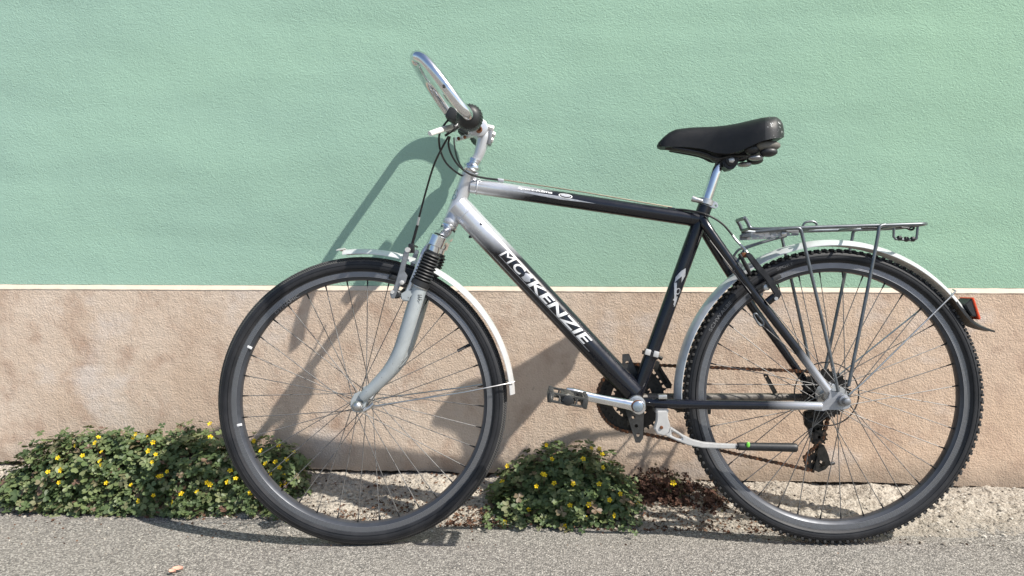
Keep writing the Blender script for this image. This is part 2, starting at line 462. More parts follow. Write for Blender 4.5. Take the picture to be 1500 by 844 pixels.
# strip of broken concrete and dirt between road and wall
def nz(x, y, s, o=0): return noise.fractal(Vector((x * s, y * s, o)), .9, 2.1, 5)
def edge_y(x): return -.262 - .072 * max(-1.6, min(1.3, x)) + .020 * nz(x, 0, 2.2, 3.1) + .010 * nz(x, 0, 11, 1.7)
def verge_h(x, y):
    e = edge_y(x); t = max(0, min(1, (y - e) / (-e)))
    zr, zb = road_z(x) - .004, base_z(x)
    prof = t ** .75
    z = zr + (zb - zr) * prof
    env = min(1, t * 5)
    z += env * (.010 * nz(x, y, 7, 5) + .0050 * nz(x, y, 28, 2) + .0028 * nz(x, y, 90, 8))
    if y > -.016 and x > -9:                                 # crumbled joint along the wall
        z -= (.007 + .005 * nz(x, 0, 9, 4)) * min(1, (y + .016) / .010)
    return z
V = []; F = []
NX, NY = 1300, 84
X0, X1 = -2.4, 2.1
for j in range(NY + 1):
    for i in range(NX + 1):
        x = X0 + (X1 - X0) * i / NX
        e = edge_y(x)
        y = e - .012 + (.022 - e + .012) * j / NY
        V.append((x, y, verge_h(x, y) if j else road_z(x) - .02))
for j in range(NY):
    for i in range(NX):
        a = j * (NX + 1) + i; F.append((a, a + 1, a + 2 + NX, a + 1 + NX))
verge = new_obj('verge', V, F, 'rough_concrete', angle=180)
tag(verge, 'crumbling concrete and dirt strip along the foot of the wall', None, None, 'structure')

# ------------------------------------------------------------------ the wall: plinth, cream chamfer, green plaster
wall = bpy.data.objects.new('house_wall', None)
COL.objects.link(wall)
tag(wall, 'house wall, green plaster above a cream line and a stained beige plinth', 'wall')
def slab(name, mat, prof, x0=-9.0, x1=9.0):
    """profile of (y, z) points extruded along the wall"""
    n = len(prof); V = [(x0, y, z) for y, z in prof] + [(x1, y, z) for y, z in prof]
    F = [(i, (i + 1) % n, n + (i + 1) % n, n + i) for i in range(n)] + [tuple(range(n - 1, -1, -1)), tuple(range(n, 2 * n))]
    o = new_obj(name, V, F, mat, wall, smooth=False)
    bm = bmesh.new(); bm.from_mesh(o.data); bmesh.ops.recalc_face_normals(bm, faces=bm.faces[:]); bm.to_mesh(o.data); bm.free()
    return o
px_ = [-9, -2.05] + [-2.0 + 3.9 * i / 520 for i in range(521)] + [1.95, 9]
V = []; F = []
for x in px_:
    zb = base_z(x) - .002 + .0085 * max(0, .30 + nz(x, 0, 3.1, 6)) + .0035 * nz(x, 0, 24, 2) if -2.0 <= x <= 1.9 else -.5
    V += [(x, 0, zb), (x, 0, .5765), (x, .3, .5765), (x, .3, zb)]
for i in range(len(px_) - 1):
    for q in range(4): F.append((i * 4 + q, i * 4 + (q + 1) % 4, i * 4 + 4 + (q + 1) % 4, i * 4 + 4 + q))
F += [(3, 2, 1, 0), tuple(len(V) - 4 + q for q in range(4))]
pl_ = new_obj('plinth', V, F, 'beige_plaster', wall, smooth=False)
bm = bmesh.new(); bm.from_mesh(pl_.data); bmesh.ops.recalc_face_normals(bm, faces=bm.faces[:]); bm.to_mesh(pl_.data); bm.free()
slab('footing', 'soil', [(.020, -.6), (.020, .3), (.28, .3), (.28, -.6)], -8.9, 8.9)
V = []; F = []
for x in px_:
    a, b = .0016 * nz(x, 0, 2.3, 9) + .0009 * nz(x, 0, 30, 3), .0012 * nz(x, 0, 17, 1)
    V += [(x, -.001, .5766), (x, -.001 + b * .5, .5783 + a), (x, .0115, .5898 + b * .5), (x, .03, .5905), (x, .3, .5905), (x, .3, .5766)]
for i in range(len(px_) - 1):
    for q in range(6): F.append((i * 6 + q, i * 6 + (q + 1) % 6, i * 6 + 6 + (q + 1) % 6, i * 6 + 6 + q))
F += [(5, 4, 3, 2, 1, 0), tuple(len(V) - 6 + q for q in range(6))]
pl_ = new_obj('cream_line', V, F, 'cream_paint', wall, smooth=False)
bm = bmesh.new(); bm.from_mesh(pl_.data); bmesh.ops.recalc_face_normals(bm, faces=bm.faces[:]); bm.to_mesh(pl_.data); bm.free()
slab('upper_plaster', 'green_plaster', [(.012, .5906), (.012, 4.2), (.3, 4.2), (.3, .5906)])

# ------------------------------------------------------------------ the bicycle (local axes: x to the rear, y away from the near side, z up)
bike = bpy.data.objects.new('bicycle', None)
COL.objects.link(bike)
bike.location = (0, -.36, 0)
bike.rotation_euler = (-R(4.0), -.02007, .02059)
tag(bike, 'black and silver city bicycle leaning against the green wall', 'bicycle')
FA = Vector((-.44399, 0, .347)); RA = Vector((.66485, 0, .347))
Y = Vector((0, 1, 0))
BB = Vector((0.2049,0.0000,0.3390))

def V2(*pts): return [Vector(p) for p in pts]
def both(mb, name, mat, steer=False, parent=None):
    """the near piece and its mirror image on the far side"""
    a = mb.build(name, mat, parent or bike, steer); b = mb.mirror().build(name, mat, parent or bike, steer)
    return a, b

# ---- wheels
def make_wheel(centre, steer, knobby, rear):
    c0 = Vector((0, 0, 0))
    w = MB()
    RO, RI = .3145, .2905
    prof = [(RO, -.0125), (RO - .001, -.0135), (.3115, -.0137), (.2995, -.0137), (.2985, -.0125), (.2925, -.0095), (RI, -.004),
            (RI, .004), (.2925, .0095), (.2985, .0125), (.2995, .0137), (.3115, .0137), (RO - .001, .0135), (RO, .0125), (.309, .009), (.309, -.009)]
    w.ring(prof, n=180, mis=[1, 1, 1, 0, 0, 0, 0, 0, 0, 0, 1, 1, 1, 0, 0, 0])
    rim = w.build('wheel', ['rim_black', 'rim_track'], bike, angle=30)
    rim.matrix_local = (STEER if steer else Matrix.Identity(4)) @ Matrix.Translation(centre)
    # tyre
    t = MB(); half = .0195 if knobby else .0180; top = .3425 if knobby else .347
    pr = []; mid = (.309 + top) / 2
    prof = [(.3075, -.0105), (.3135, -.0145), (.3155, -.0150), (.3175, -half * .93), (.324, -half), (.331, -half * .97), (.337, -half * .84), (.3415 - (.003 if knobby else 0), -half * .62),
            (top - .001, -half * .33), (top, 0)]
    prof += [(r, -v) for r, v in reversed(prof[:-1])]
    mis = [0] * len(prof)
    for q in range(6, 12): mis[q] = 1
    t.ring(prof, n=200, mis=mis if not knobby else None)
    if knobby:
        for k in range(122):
            a = 2 * math.pi * k / 122
            rot = Matrix.Rotation(-a, 3, 'Y')
            for s, off in ((-1, 0), (1, .5)):
                a2 = a + off * 2 * math.pi / 122; rot2 = Matrix.Rotation(-a2, 3, 'Y')
                t.box(rot2 @ Vector((.3388, s * .0168, 0)), (.0058, .0046, .0062), rot2, .001, mi=1)
                t.box(rot2 @ Vector((.3425, s * .0068, .006)), (.005, .008, .0075), rot2, .001, mi=1)
    ty = t.build('tyre', ['tyre_rubber', 'rubber_knob' if knobby else 'tyre_tread'], rim, angle=50)
    # fine moulded lines round the sidewall
    ln = MB()
    for s in (-1, 1):
        for rr_ in (.3185, .329):
            hv = half * (1.0 if rr_ < .32 else .995)
            ln.ring([(rr_ - .0006, s * (hv - .001)), (rr_ + .0006, s * (hv - .001)), (rr_, s * (hv + .0007))], n=160)
    ln.build('sidewall_line', 'tyre_rubber', rim)
    # hub
    h = MB()
    if rear:
        h.lathe((0, 0, 0), Y, [(.006, -.066), (.006, -.045), (.014, -.044), (.015, -.036), (.013, -.034), (.0125, -.030), (.028, -.029), (.028, -.026), (.018, -.022), (.018, .016), (.029, .018), (.029, .021), (.012, .022), (.012, .06), (.006, .066)], 28)
        fl = ((-.0275, .024), (.0195, .025))
    else:
        h.lathe((0, 0, 0), Y, [(.005, -.056), (.005, -.047), (.011, -.046), (.012, -.040), (.011, -.036), (.020, -.035), (.020, -.032), (.0115, -.028), (.0105, 0), (.0115, .028), (.020, .032), (.020, .035), (.011, .036), (.012, .04), (.011, .046), (.005, .047), (.005, .056)], 28)
        fl = ((-.0335, .0170), (.0335, .0170))
    h.build('hub', 'aluminium', rim)
    # spokes: one mesh per side and lacing direction, placed nine times round each
    for side in (0, 1):
        fv, fr = fl[side]; sg = -1 if side == 0 else 1
        for lead in (0, 1):
            ang = R(60) * (1 if lead else -1)
            p0 = Vector((fr * math.cos(ang), fv + (.002 if lead else -.002), fr * math.sin(ang)))
            p1 = Vector((.2915, sg * .003, 0)); d = (p1 - p0).normalized()
            me = None
            for q in range(9):
                a = R(q * 40 + lead * 20 + side * 10 + (4 if rear else 6.5))
                if me is None:
                    sp = MB().tube([p0, p0 + d * .02, p1 - d * .018, p1], .00105, 6, mi=0).tube([p1 - d * .014, p1 + d * .002], [.0014, .0023], 7, mi=1)
                    o = sp.build('spoke', ['spoke_wire', 'dark_metal'], rim); me = o.data
                else:
                    o = bpy.data.objects.new('spoke', me); COL.objects.link(o); o.parent = rim
                o.rotation_euler = (0, -a, 0)
    return rim

k = NT('rubber_knob')
k.set(base=k.mix(k.ramp(k.noise(160, 3, .6), [(.4, 0.0), (.7, 1.0)]), (.022, .022, .023), (.075, .073, .070)), rough=.75, spec=.3)
M['rubber_knob'] = k.m
front = make_wheel(FA, True, False, False)
rear = make_wheel(RA, False, True, True)
# valve, balance clips
def polar(r, deg, v=0): return Vector((r * math.cos(R(deg)), v, r * math.sin(R(deg))))
MB().tube([polar(.292, 27), polar(.268, 27), polar(.258, 27)], [.0036, .0034, .0045, .0042], 10).build('valve', 'black_plastic', front)
for a in (152.8, 189.5):
    rot = Matrix.Rotation(-R(a), 3, 'Y')
    MB().box(rot @ Vector((.2975, -.013, 0)), (.012, .003, .006), rot, .0012).build('rim_mark', 'white_print', front)

# lettering: a flat text mesh, cut fine enough to bend
def text_mesh(body, length, height, shear=.0, bold=.0, cuts=12):
    cu = bpy.data.curves.new('lettering', 'FONT'); cu.body = body; cu.shear = shear; cu.offset = bold; cu.space_character = 1.0; cu.resolution_u = 4
    o = bpy.data.objects.new('lettering', cu); COL.objects.link(o)
    bpy.context.view_layer.update()
    me = bpy.data.meshes.new_from_object(o.evaluated_get(bpy.context.evaluated_depsgraph_get()))
    bpy.data.objects.remove(o); bpy.data.curves.remove(cu)
    bm = bmesh.new(); bm.from_mesh(me); bpy.data.meshes.remove(me)
    x0 = min(v.co.x for v in bm.verts); x1 = max(v.co.x for v in bm.verts); y0 = min(v.co.y for v in bm.verts); y1 = max(v.co.y for v in bm.verts)
    for v in bm.verts: v.co = Vector(((v.co.x - x0) / (x1 - x0) * length, ((v.co.y - y0) / (y1 - y0) - .5) * height, 0))
    for q in range(1, cuts):
        yy = (q / cuts - .5) * height
        bmesh.ops.bisect_plane(bm, geom=bm.verts[:] + bm.edges[:] + bm.faces[:], plane_co=(0, yy, 0), plane_no=(0, 1, 0))
    return bm
def bm_obj(bm, fn, name, mat, parent):
    for v in bm.verts: v.co = fn(v.co)
    me = bpy.data.meshes.new(name); bm.to_mesh(me); bm.free(); me.materials.append(M[mat])
    o = bpy.data.objects.new(name, me); COL.objects.link(o); o.parent = parent
    return o
def on_tube(p0, p1, rad, t0, phi0=0.0):
    """wraps flat x, y onto the near side of a tube, x running from p0 to p1"""
    a, b = Vector(p0), Vector(p1); ax = (b - a).normalized(); side = Vector((0, -1, 0)); up = ax.cross(side).normalized()
    if up.z < 0: up = -up
    def fn(c):
        ph = phi0 + c.y / rad
        return a + ax * (t0 + c.x) + side * (rad * math.cos(ph)) + up * (rad * math.sin(ph))
    return fn
def on_ring(rad, deg0, v, sign=-1):
    def fn(c):
        a = R(deg0) + sign * c.x / rad; r = rad + c.y
        return Vector((r * math.cos(a), v, r * math.sin(a)))
    return fn
bm_obj(text_mesh('DYNAMIC', .072, .0075, 0, .01, 2), on_ring(.2955, 133, -.0140), 'rim_lettering', 'grey_print', front)
bm_obj(text_mesh('SCHWALBE', .085, .0085, 0, .01, 2), on_ring(.3245, 151, -.0200), 'tyre_lettering', 'grey_print', rear)
bm_obj(text_mesh('SPORT', .040, .0065, 0, .0, 2), on_ring(.3245, 113, -.0200), 'tyre_lettering', 'grey_print', rear)

# ---- main frame tubes
HT0, HT1 = Vector((-0.1755,0.0000,0.8908)), Vector((-0.2269,0.0000,0.7678))
TT0, TT1 = Vector((-0.1744,0.0000,0.8598)), Vector((0.3616,0.0000,0.7670))
DT0, DT1 = Vector((-0.2080,0.0000,0.8137)), Vector((0.2053,0.0000,0.3585))
ST0, ST1 = Vector((0.3797,0.0000,0.7989)), Vector((0.2083,0.0000,0.3487))
def side_up(a, b):
    u = (b - a).normalized().cross(Vector((0, -1, 0))).normalized(); return u if u.z > 0 else -u
fade_paint('top_tube_paint', TT0, TT1, side_up(TT0, TT1), .055, .11, 2.6)
fade_paint('down_tube_paint', DT0, DT1, side_up(DT0, DT1), .080, .085, 1.5)
end_paint('seat_stay_paint', (0.6462,-0.0660,0.3568), .035, .13)
end_paint('chain_stay_paint', (0.6459,-0.0660,0.3383), .05, .15)
ax = (HT0 - HT1).normalized()
head = MB().lathe(HT1, ax, [(.0178, 0), (.0192, .002), (.0192, .010), (.0178, .013), (.0178, (HT0 - HT1).length - .012), (.0192, (HT0 - HT1).length - .009), (.0192, (HT0 - HT1).length)], 32).build('head_tube', 'silver_paint', bike)
top = MB().tube([TT0, TT0.lerp(TT1, .3), TT0.lerp(TT1, .7), TT1], [.0185, .0178, .0175, .0175], 32).build('top_tube', 'top_tube_paint', bike)
down = MB().tube([DT0, DT0.lerp(DT1, .2), DT0.lerp(DT1, .8), DT1], [.0285, .0278, .0268, .0262], 40).build('down_tube', 'down_tube_paint', bike)
seat = MB().tube([ST0, ST0.lerp(ST1, .2), ST0.lerp(ST1, .75), ST1], [.0168, .0172, .0165, .0160], 32).build('seat_tube', 'black_paint', bike)
# weld beads where the tubes meet
def weld(p, d, r, rr_=.0022):
    bead = MB()
    e = d.orthogonal().normalized(); g = d.cross(e)
    bead.tube([p + (e * math.cos(R(q * 20)) + g * math.sin(R(q * 20))) * r for q in range(18)], rr_, 6, closed=True)
    bead.build('weld_bead', 'silver_paint', bike)
dd = (DT1 - DT0).normalized(); dt = (TT1 - TT0).normalized()
weld(DT0 + dd * .032, dd, .0280, .0012); weld(TT0 + dt * .016, dt, .0187)
MB().tube([TT1 - dt * .019, TT1 - dt * .017], .0186, 28).build('weld_bead', 'black_paint', bike)
MB().lathe(BB, Y, [(.0195, -.036), (.0215, -.034), (.0215, .034), (.0195, .036)], 36).build('bottom_bracket', 'black_paint', bike)
MB().lathe(BB, Y, [(.0150, -.046), (.0195, -.045), (.0205, -.042), (.0205, -.0365), (.012, -.0362)], 36).lathe(BB, Y, [(.008, -.07), (.008, -.04)], 16).build('bearing_cup', 'aluminium', bike)
def oval(cx, cy, rx, ry, ri=None):
    n = 28; bm = bmesh.new()
    o_ = [bm.verts.new((cx + rx * math.cos(2 * math.pi * q / n), cy + ry * math.sin(2 * math.pi * q / n), 0)) for q in range(n)]
    if ri:
        i_ = [bm.verts.new((cx + ri * rx * math.cos(2 * math.pi * q / n), cy + ri * ry * math.sin(2 * math.pi * q / n), 0)) for q in range(n)]
        for q in range(n): bm.faces.new((o_[q], o_[(q + 1) % n], i_[(q + 1) % n], i_[q]))
    else: bm.faces.new(o_)
    for q in range(1, 8): bmesh.ops.bisect_plane(bm, geom=bm.verts[:] + bm.edges[:] + bm.faces[:], plane_co=(0, cy + ry * (q / 4 - 1), 0), plane_no=(0, 1, 0))
    return bm
def strip(pts, fn_, name, mat, parent, cuts=8):
    bm = bmesh.new(); bm.faces.new([bm.verts.new((x, y, 0)) for x, y in pts])
    y0 = min(p[1] for p in pts); y1 = max(p[1] for p in pts); x0 = min(p[0] for p in pts); x1 = max(p[0] for p in pts)
    for q in range(1, cuts):
        bmesh.ops.bisect_plane(bm, geom=bm.verts[:] + bm.edges[:] + bm.faces[:], plane_co=(0, y0 + (y1 - y0) * q / cuts, 0), plane_no=(0, 1, 0))
    return bm_obj(bm, fn_, name, mat, parent)
# lettering and stripe on the down tube
u_d = side_up(DT0, DT1)
L_dt = (DT1 - DT0).length
bm_obj(text_mesh('M', .036, .023, .2, 0), on_tube(DT0, DT1, .02815, .157, .12), 'lettering', 'white_print', down)
bm_obj(text_mesh('C', .029, .022, .2, .022), on_tube(DT0, DT1, .0281, .199, .12), 'lettering', 'white_print', down)
strip([(.231, -.010), (.2335, -.003), (.230, .004), (.237, .0085), (.2445, .011), (.251, .0095), (.2485, .003), (.253, -.002), (.2475, -.009), (.240, -.0115)], on_tube(DT0, DT1, .0279, 0, .12), 'peeled_decal', 'silver_print', down)   # worn patch before the K
bm_obj(text_mesh('KENZIE', .200, .023, .2, .022), on_tube(DT0, DT1, .0277, .253, .12), 'lettering', 'white_print', down)
st = bmesh.new(); bmesh.ops.create_grid(st, x_segments=20, y_segments=2, size=.5)
for v in st.verts: v.co = Vector(((v.co.x + .5) * .31, v.co.y * .0016, 0))
bm_obj(st, on_tube(DT0, DT1, .0279, .157, -.36), 'pinstripe', 'silver_print', down)
# top tube lettering, silver flash and oval emblem
ft = on_tube(TT0, TT1, .0182, 0, .0)
strip([(.085, .001), (.13, .0035), (.20, .0045), (.30, -.0005), (.215, -.0035), (.13, -.0005)], ft, 'flash', 'silver_print', top)
bm_obj(text_mesh('Sport-Klima', .083, .0082, .2, .03, 6), on_tube(TT0, TT1, .0186, .112, .52), 'lettering', 'white_print', top)
bm_obj(oval(.2265, .0045, .0165, .0062), on_tube(TT0, TT1, .0186, 0, .15), 'emblem', 'black_paint', top)
bm_obj(oval(.2265, .0045, .0165, .0062, .84), on_tube(TT0, TT1, .0188, 0, .15), 'emblem_rim', 'white_print', top)
bm_obj(oval(.2265, .0055, .0115, .0036), on_tube(TT0, TT1, .0189, 0, .15), 'emblem_centre', 'silver_print', top)
# head tube badge
fh = on_tube(HT0, HT1, .0183, 0, 0)
def badge_fn(c):
    ph = c.x / .0183 + R(52); hh = (HT0 - HT1).length * .52 + c.y
    ef = Vector((-1, 0, 0)); ef = (ef - ax * ef.dot(ax)).normalized(); sd = Vector((0, -1, 0))
    return HT1 + ax * hh + (sd * math.cos(ph) + ef * math.sin(ph)) * .0183
bm_obj(oval(0, 0, .011, .014), badge_fn, 'badge', 'black_paint', head)
def badge_fn2(c):
    p = badge_fn(c); return p + (p - (HT1 + ax * ((p - HT1).dot(ax)))).normalized() * .0004
bm_obj(oval(0, -.005, .0085, .006), badge_fn2, 'badge_stripe', 'badge_blue', head)
bm_obj(oval(0, 0, .011, .014, .88), badge_fn2, 'badge_rim', 'silver_print', head)
# seat tube decal
fs = on_tube(ST0, ST1, .0172, 0, .0)
LST = (ST1 - ST0).length
strip([(.155, -.004), (.165, .004), (.182, .011), (.196, .009), (.185, .004), (.176, -.002), (.190, -.006), (.172, -.010)], fs, 'decal', 'silver_print', seat)
strip([(.196, .010), (.250, -.010), (.246, -.013), (.194, .004)], fs, 'decal', 'silver_print', seat)
bm_obj(oval(.212, -.006, .008, .006, .7), fs, 'decal', 'silver_print', seat)
strip([(.226, -.004), (.236, -.001), (.236, -.006), (.246, -.006), (.240, -.012), (.224, -.010)], fs, 'decal', 'silver_print', seat)
# cable stops and rivets
MB().tube([(-0.1101,-0.0060,0.8713), (-0.0955,-0.0060,0.8689)], .0042, 10).build('cable_stop', 'silver_paint', top)
MB().tube([(0.2908,-0.0040,0.7947), (0.3068,-0.0040,0.7919)], .0042, 10).build('cable_stop', 'black_paint', top)
MB().blob(DT0 + dd * .075 + Vector((0, -.0265, 0)) + u_d * .010, (.0028, .0016, .0028), 2).build('rivet', 'dark_metal', down)
MB().box(Vector((-0.1782,0.0000,0.7374)), (.008, .008, .006), None, .001).build('cable_guide', 'dark_metal', down)
for dv in (-.0045, .0035):
    off = Vector((0, dv, 0))
    MB().tube([Vector((-0.0973,0.0000,0.8719)) + off, Vector((0.1020,0.0000,0.8365)) + off, Vector((0.3012,0.0000,0.7973)) + off], .0009, 6).build('bare_cable', 'copper_wire', bike)

# ---- seat stays, chain stays, dropouts
ss = MB().tube([(0.3716,-0.0120,0.7657), (0.3868,-0.0260,0.7323), (0.4675,-0.0440,0.6053), (0.5569,-0.0570,0.4779), (0.6141,-0.0640,0.3956), (0.6331,-0.0650,0.3692)], [.0115, .0108, .0105, .0098, .0092, .0085], 20, sub=5)
both(ss, 'seat_stay', 'seat_stay_paint')
cs = MB().tube([(0.2190,-0.0260,0.3431), (0.2487,-0.0380,0.3415), (0.3099,-0.0460,0.3389), (0.4623,-0.0570,0.3366), (0.5903,-0.0640,0.3347), (0.6173,-0.0650,0.3338)], [.0085, .0112, .0112, .0105, .0092, .0088], 20, sub=5)
a_, b_ = both(cs, 'chain_stay', 'chain_stay_paint')
b_.data.materials[0] = M['dusty_paint']
dp = MB().plate([(0.6200,-0.0640,0.3785), (0.6337,-0.0640,0.3814), (0.6426,-0.0640,0.3674), (0.6548,-0.0640,0.3680), (0.6684,-0.0640,0.3609), (0.6789,-0.0640,0.3530), (0.6833,-0.0640,0.3422), (0.6800,-0.0640,0.3291), (0.6678,-0.0640,0.3253), (0.6298,-0.0640,0.3250), (0.6221,-0.0640,0.3228), (0.6008,-0.0640,0.3246), (0.6011,-0.0640,0.3431), (0.6224,-0.0640,0.3429), (0.6317,-0.0640,0.3520), (0.6349,-0.0640,0.3628)], -.0675, -.0605, [(Vector((0.6683,-0.0640,0.3547)), .0028)], .0012)
both(dp, 'dropout', 'dropout_paint')
nutb = MB().lathe(RA, Y, [(.004, -.094), (.0075, -.0925), (.0085, -.088), (.0085, -.080), (.0125, -.079), (.0125, -.071), (.0135, -.070), (.0135, -.0678)], 18)
nutb.build('axle_nut', 'grey_aluminium', bike)
nutb.mirror().build('axle_nut', 'dark_metal', bike)
MB().lathe((0.6666,-0.0680,0.3553), Y, [(.003, -.006), (.0055, -.0055), (.0055, 0)], 8).build('stay_bolt', 'aluminium', bike)
MB().tube([(0.4169,-0.0340,0.6837), (0.4346,0.0340,0.6863)], .007, 14).build('stay_bridge', 'black_paint', bike)

# ---- seat post, clamp, saddle
SPd = (Vector((0.4151,0.0000,0.9045)) - Vector((0.3848,0.0000,0.8165))).normalized()
SP0 = Vector((0.3823,0.0000,0.8085)); SPL = (Vector((0.4151,0.0000,0.9045)) - SP0).length
post = MB().lathe(SP0 - SPd * .02, SPd, [(.0125, 0), (.0125, SPL - .012), (.0118, SPL - .002), (.0085, SPL + .008), (.0095, SPL + .024), (.007, SPL + .028)], 12)
post.build('seat_post', 'chrome', bike)
cl = MB().lathe(SP0 - SPd * .008, SPd, [(.0178, 0), (.0195, .001), (.0195, .013), (.0178, .014)], 28)
cl.plate([(0.3893,-0.0080,0.8122), (0.4051,-0.0080,0.8055), (0.4073,-0.0080,0.7958), (0.4000,-0.0080,0.7911), (0.3826,-0.0080,0.7963)], -.014, -.004, [(Vector((0.4001,-0.0080,0.7975)), .0025)], .001)
cl.tube([(0.3703,-0.0140,0.8087), (0.3565,-0.0120,0.8125), (0.3487,-0.0080,0.8163)], [.005, .0065, .0075], 10)
cl.build('seat_clamp', 'aluminium', bike)
ck = MB().plate([(0.4170,-0.0180,0.9125), (0.4565,-0.0180,0.9164), (0.4556,-0.0180,0.9068), (0.4530,-0.0180,0.8941), (0.4434,-0.0180,0.8832), (0.4307,-0.0180,0.8811), (0.4206,-0.0180,0.8885), (0.4184,-0.0180,0.9013)], -.020, .020, (), .002)
ck.lathe((0.4376,-0.0200,0.9029), Y, [(.011, -.004), (.014, -.003), (.014, .001)], 24)
scl = ck.build('saddle_clamp', 'dark_metal', bike)
MB().lathe((0.4365,-0.0240,0.9022), Y, [(.006, -.004), (.0075, -.003), (.0075, .001)], 6).build('clamp_bolt', 'aluminium', scl)
# saddle: lofted sections (point on the top line, point on the lower edge, half width)
sec = [((0.2700,0.0000,0.9460), (0.2689,-0.0060,0.9432), .004), ((0.2749,0.0000,0.9539), (0.2723,-0.0140,0.9398), .014), ((0.2847,0.0000,0.9634), (0.2808,-0.0200,0.9378), .0205), ((0.2977,0.0000,0.9736), (0.2931,-0.0220,0.9371), .0225), ((0.3139,0.0000,0.9808), (0.3086,-0.0240,0.9363), .0240), ((0.3476,0.0000,0.9843), (0.3413,-0.0260,0.9336), .0265),
       ((0.3780,0.0000,0.9845), (0.3702,-0.0300,0.9281), .0305), ((0.4052,0.0000,0.9847), (0.3953,-0.0360,0.9177), .037), ((0.4324,0.0000,0.9863), (0.4192,-0.0460,0.9129), .047), ((0.4612,0.0000,0.9899), (0.4441,-0.0570,0.9150), .058), ((0.4899,0.0000,0.9945), (0.4691,-0.0670,0.9256), .068),
       ((0.5138,0.0000,0.9984), (0.4903,-0.0730,0.9340), .0745), ((0.5330,0.0000,1.0004), (0.5077,-0.0760,0.9383), .0775), ((0.5488,0.0000,0.9997), (0.5236,-0.0740,0.9406), .075), ((0.5583,0.0000,0.9943), (0.5354,-0.0660,0.9430), .067), ((0.5645,0.0000,0.9845), (0.5470,-0.0500,0.9465), .051), ((0.5668,0.0000,0.9716), (0.5583,-0.0240,0.9524), .025)]
NS = 18; V = []; F = []; Fm = []
def sadsec(tp, lo, hw):
    tp, lo = Vector(tp), Vector(lo); zt, zl = tp.z, lo.z; u = tp.x; out = []
    for q in range(NS + 1):
        a = math.pi * q / NS; cx, sx_ = -math.cos(a), math.sin(a)
        out.append(Vector((u + (lo.x - u) * abs(cx) ** .72, hw * math.copysign(abs(cx) ** .72, cx), zl + (zt - zl) * (sx_ ** .62))))
    return out
rows = [sadsec(*s_) for s_ in sec]
fine = []
for i in range(len(rows) - 1):
    for t_ in (0, .5): fine.append([p.lerp(q, t_) for p, q in zip(rows[i], rows[i + 1])])
fine.append(rows[-1])
for rw in fine: V += rw
m_ = NS + 1
for i in range(len(fine) - 1):
    for q in range(NS): F.append((i * m_ + q, i * m_ + q + 1, (i + 1) * m_ + q + 1, (i + 1) * m_ + q)); Fm.append(1 if fine[i][0].x > rows[11][0].x + .008 else 0)
    F.append((i * m_ + NS, i * m_, (i + 1) * m_, (i + 1) * m_ + NS)); Fm.append(0)
F.append(tuple(range(m_))); F.append(tuple(reversed(range((len(fine) - 1) * m_, len(fine) * m_)))); Fm += [0, 1]
saddle = new_obj('saddle', V, F, None, bike, True, ['saddle_vinyl', 'scuffed_vinyl'], Fm, 60)
tag(saddle, 'black vinyl saddle with a scuffed pale rear corner')
# lower shell, rails, springs
sh = MB()
for sgn in (-1, 1):
    sh.tube([Vector((Vector(p).x, sgn * abs(w_), Vector(p).z)) for p, w_ in (((0.3014,-0.0200,0.9357), .018), ((0.3719,-0.0220,0.9208), .02), ((0.4033,-0.0220,0.9074), .022), ((0.4349,-0.0220,0.9114), .022), ((0.4731,-0.0260,0.9137), .026), ((0.5057,-0.0380,0.9288), .038), ((0.5192,-0.0450,0.9412), .045))], .0036, 10, sub=5)
sh.build('saddle_rail', 'dark_metal', saddle)
lw = MB()
lw.tube([(0.2892,0.0000,0.9439), (0.3452,0.0000,0.9377), (0.3931,0.0000,0.9276), (0.4121,0.0000,0.9159), (0.4314,0.0000,0.9235)], [.010, .014, .018, .016, .012], 14, sub=4)
lw.build('saddle_base', 'black_plastic', saddle)
for sgn in (-1, 1):
    b1 = Vector((0.5112,-0.0500,0.9279)); b2 = Vector((0.5134,-0.0520,0.9134)); b3 = Vector((0.4860,-0.0450,0.9021))
    def sd(p): return Vector((p.x, sgn * abs(p.y), p.z))
    MB().blob(sd(b1), (.0300, .016, .0125), 3).build('elastomer_bumper', 'elastomer', saddle)
    MB().blob(sd(b2), (.020, .015, .011), 3).build('bumper_cup', 'black_plastic', saddle)
    MB().blob(sd(b3), (.017, .014, .0065), 3).build('bumper_foot', 'grey_aluminium', saddle)
    MB().blob(sd(Vector((0.4783,-0.0460,0.9217))), (.018, .014, .013), 3).build('bumper_block', 'black_plastic', saddle)

# ---- headset, stem, handlebar
L_h = (HT0 - HT1).length
MB().lathe(HT0, ax, [(.0192, .0005), (.0215, .003), (.0222, .006), (.0205, .0085), (.0188, .009), (.0188, .0115), (.0215, .0125), (.0215, .0165), (.0190, .0205), (.0150, .0215), (.0150, .027), (.0165, .028), (.0165, .033), (.014, .034)], 32).build('headset', 'chrome', bike)
MB().lathe(HT1, -ax, [(.0192, .0005), (.0205, .002), (.0205, .006), (.0190, .0075), (.0190, .009)], 32).build('headset', 'chrome', bike)
MB().lathe(HT1, -ax, [(.0188, .009), (.0188, .0135), (.016, .015)], 32).build('headset_seal', 'black_plastic', bike)
stm = MB().tube([HT0 + ax * .030, Vector((-0.1551,0.0000,0.9312)), Vector((-0.1465,0.0000,0.9570)), Vector((-0.1428,0.0000,0.9782)), Vector((-0.1491,0.0000,0.9930))], [.0115, .0122, .0145, .0165, .0150], 22, sub=4)
stm.lathe((-0.1516,0.0000,0.9931), Y, [(.0185, -.026), (.0212, -.0245), (.0212, .0245), (.0185, .026)], 30)
stm.tube([(-0.1524,0.0000,0.9931), (-0.1637,0.0000,1.0032)], .0155, 18)
stem = stm.build('stem', 'silver_paint', bike)
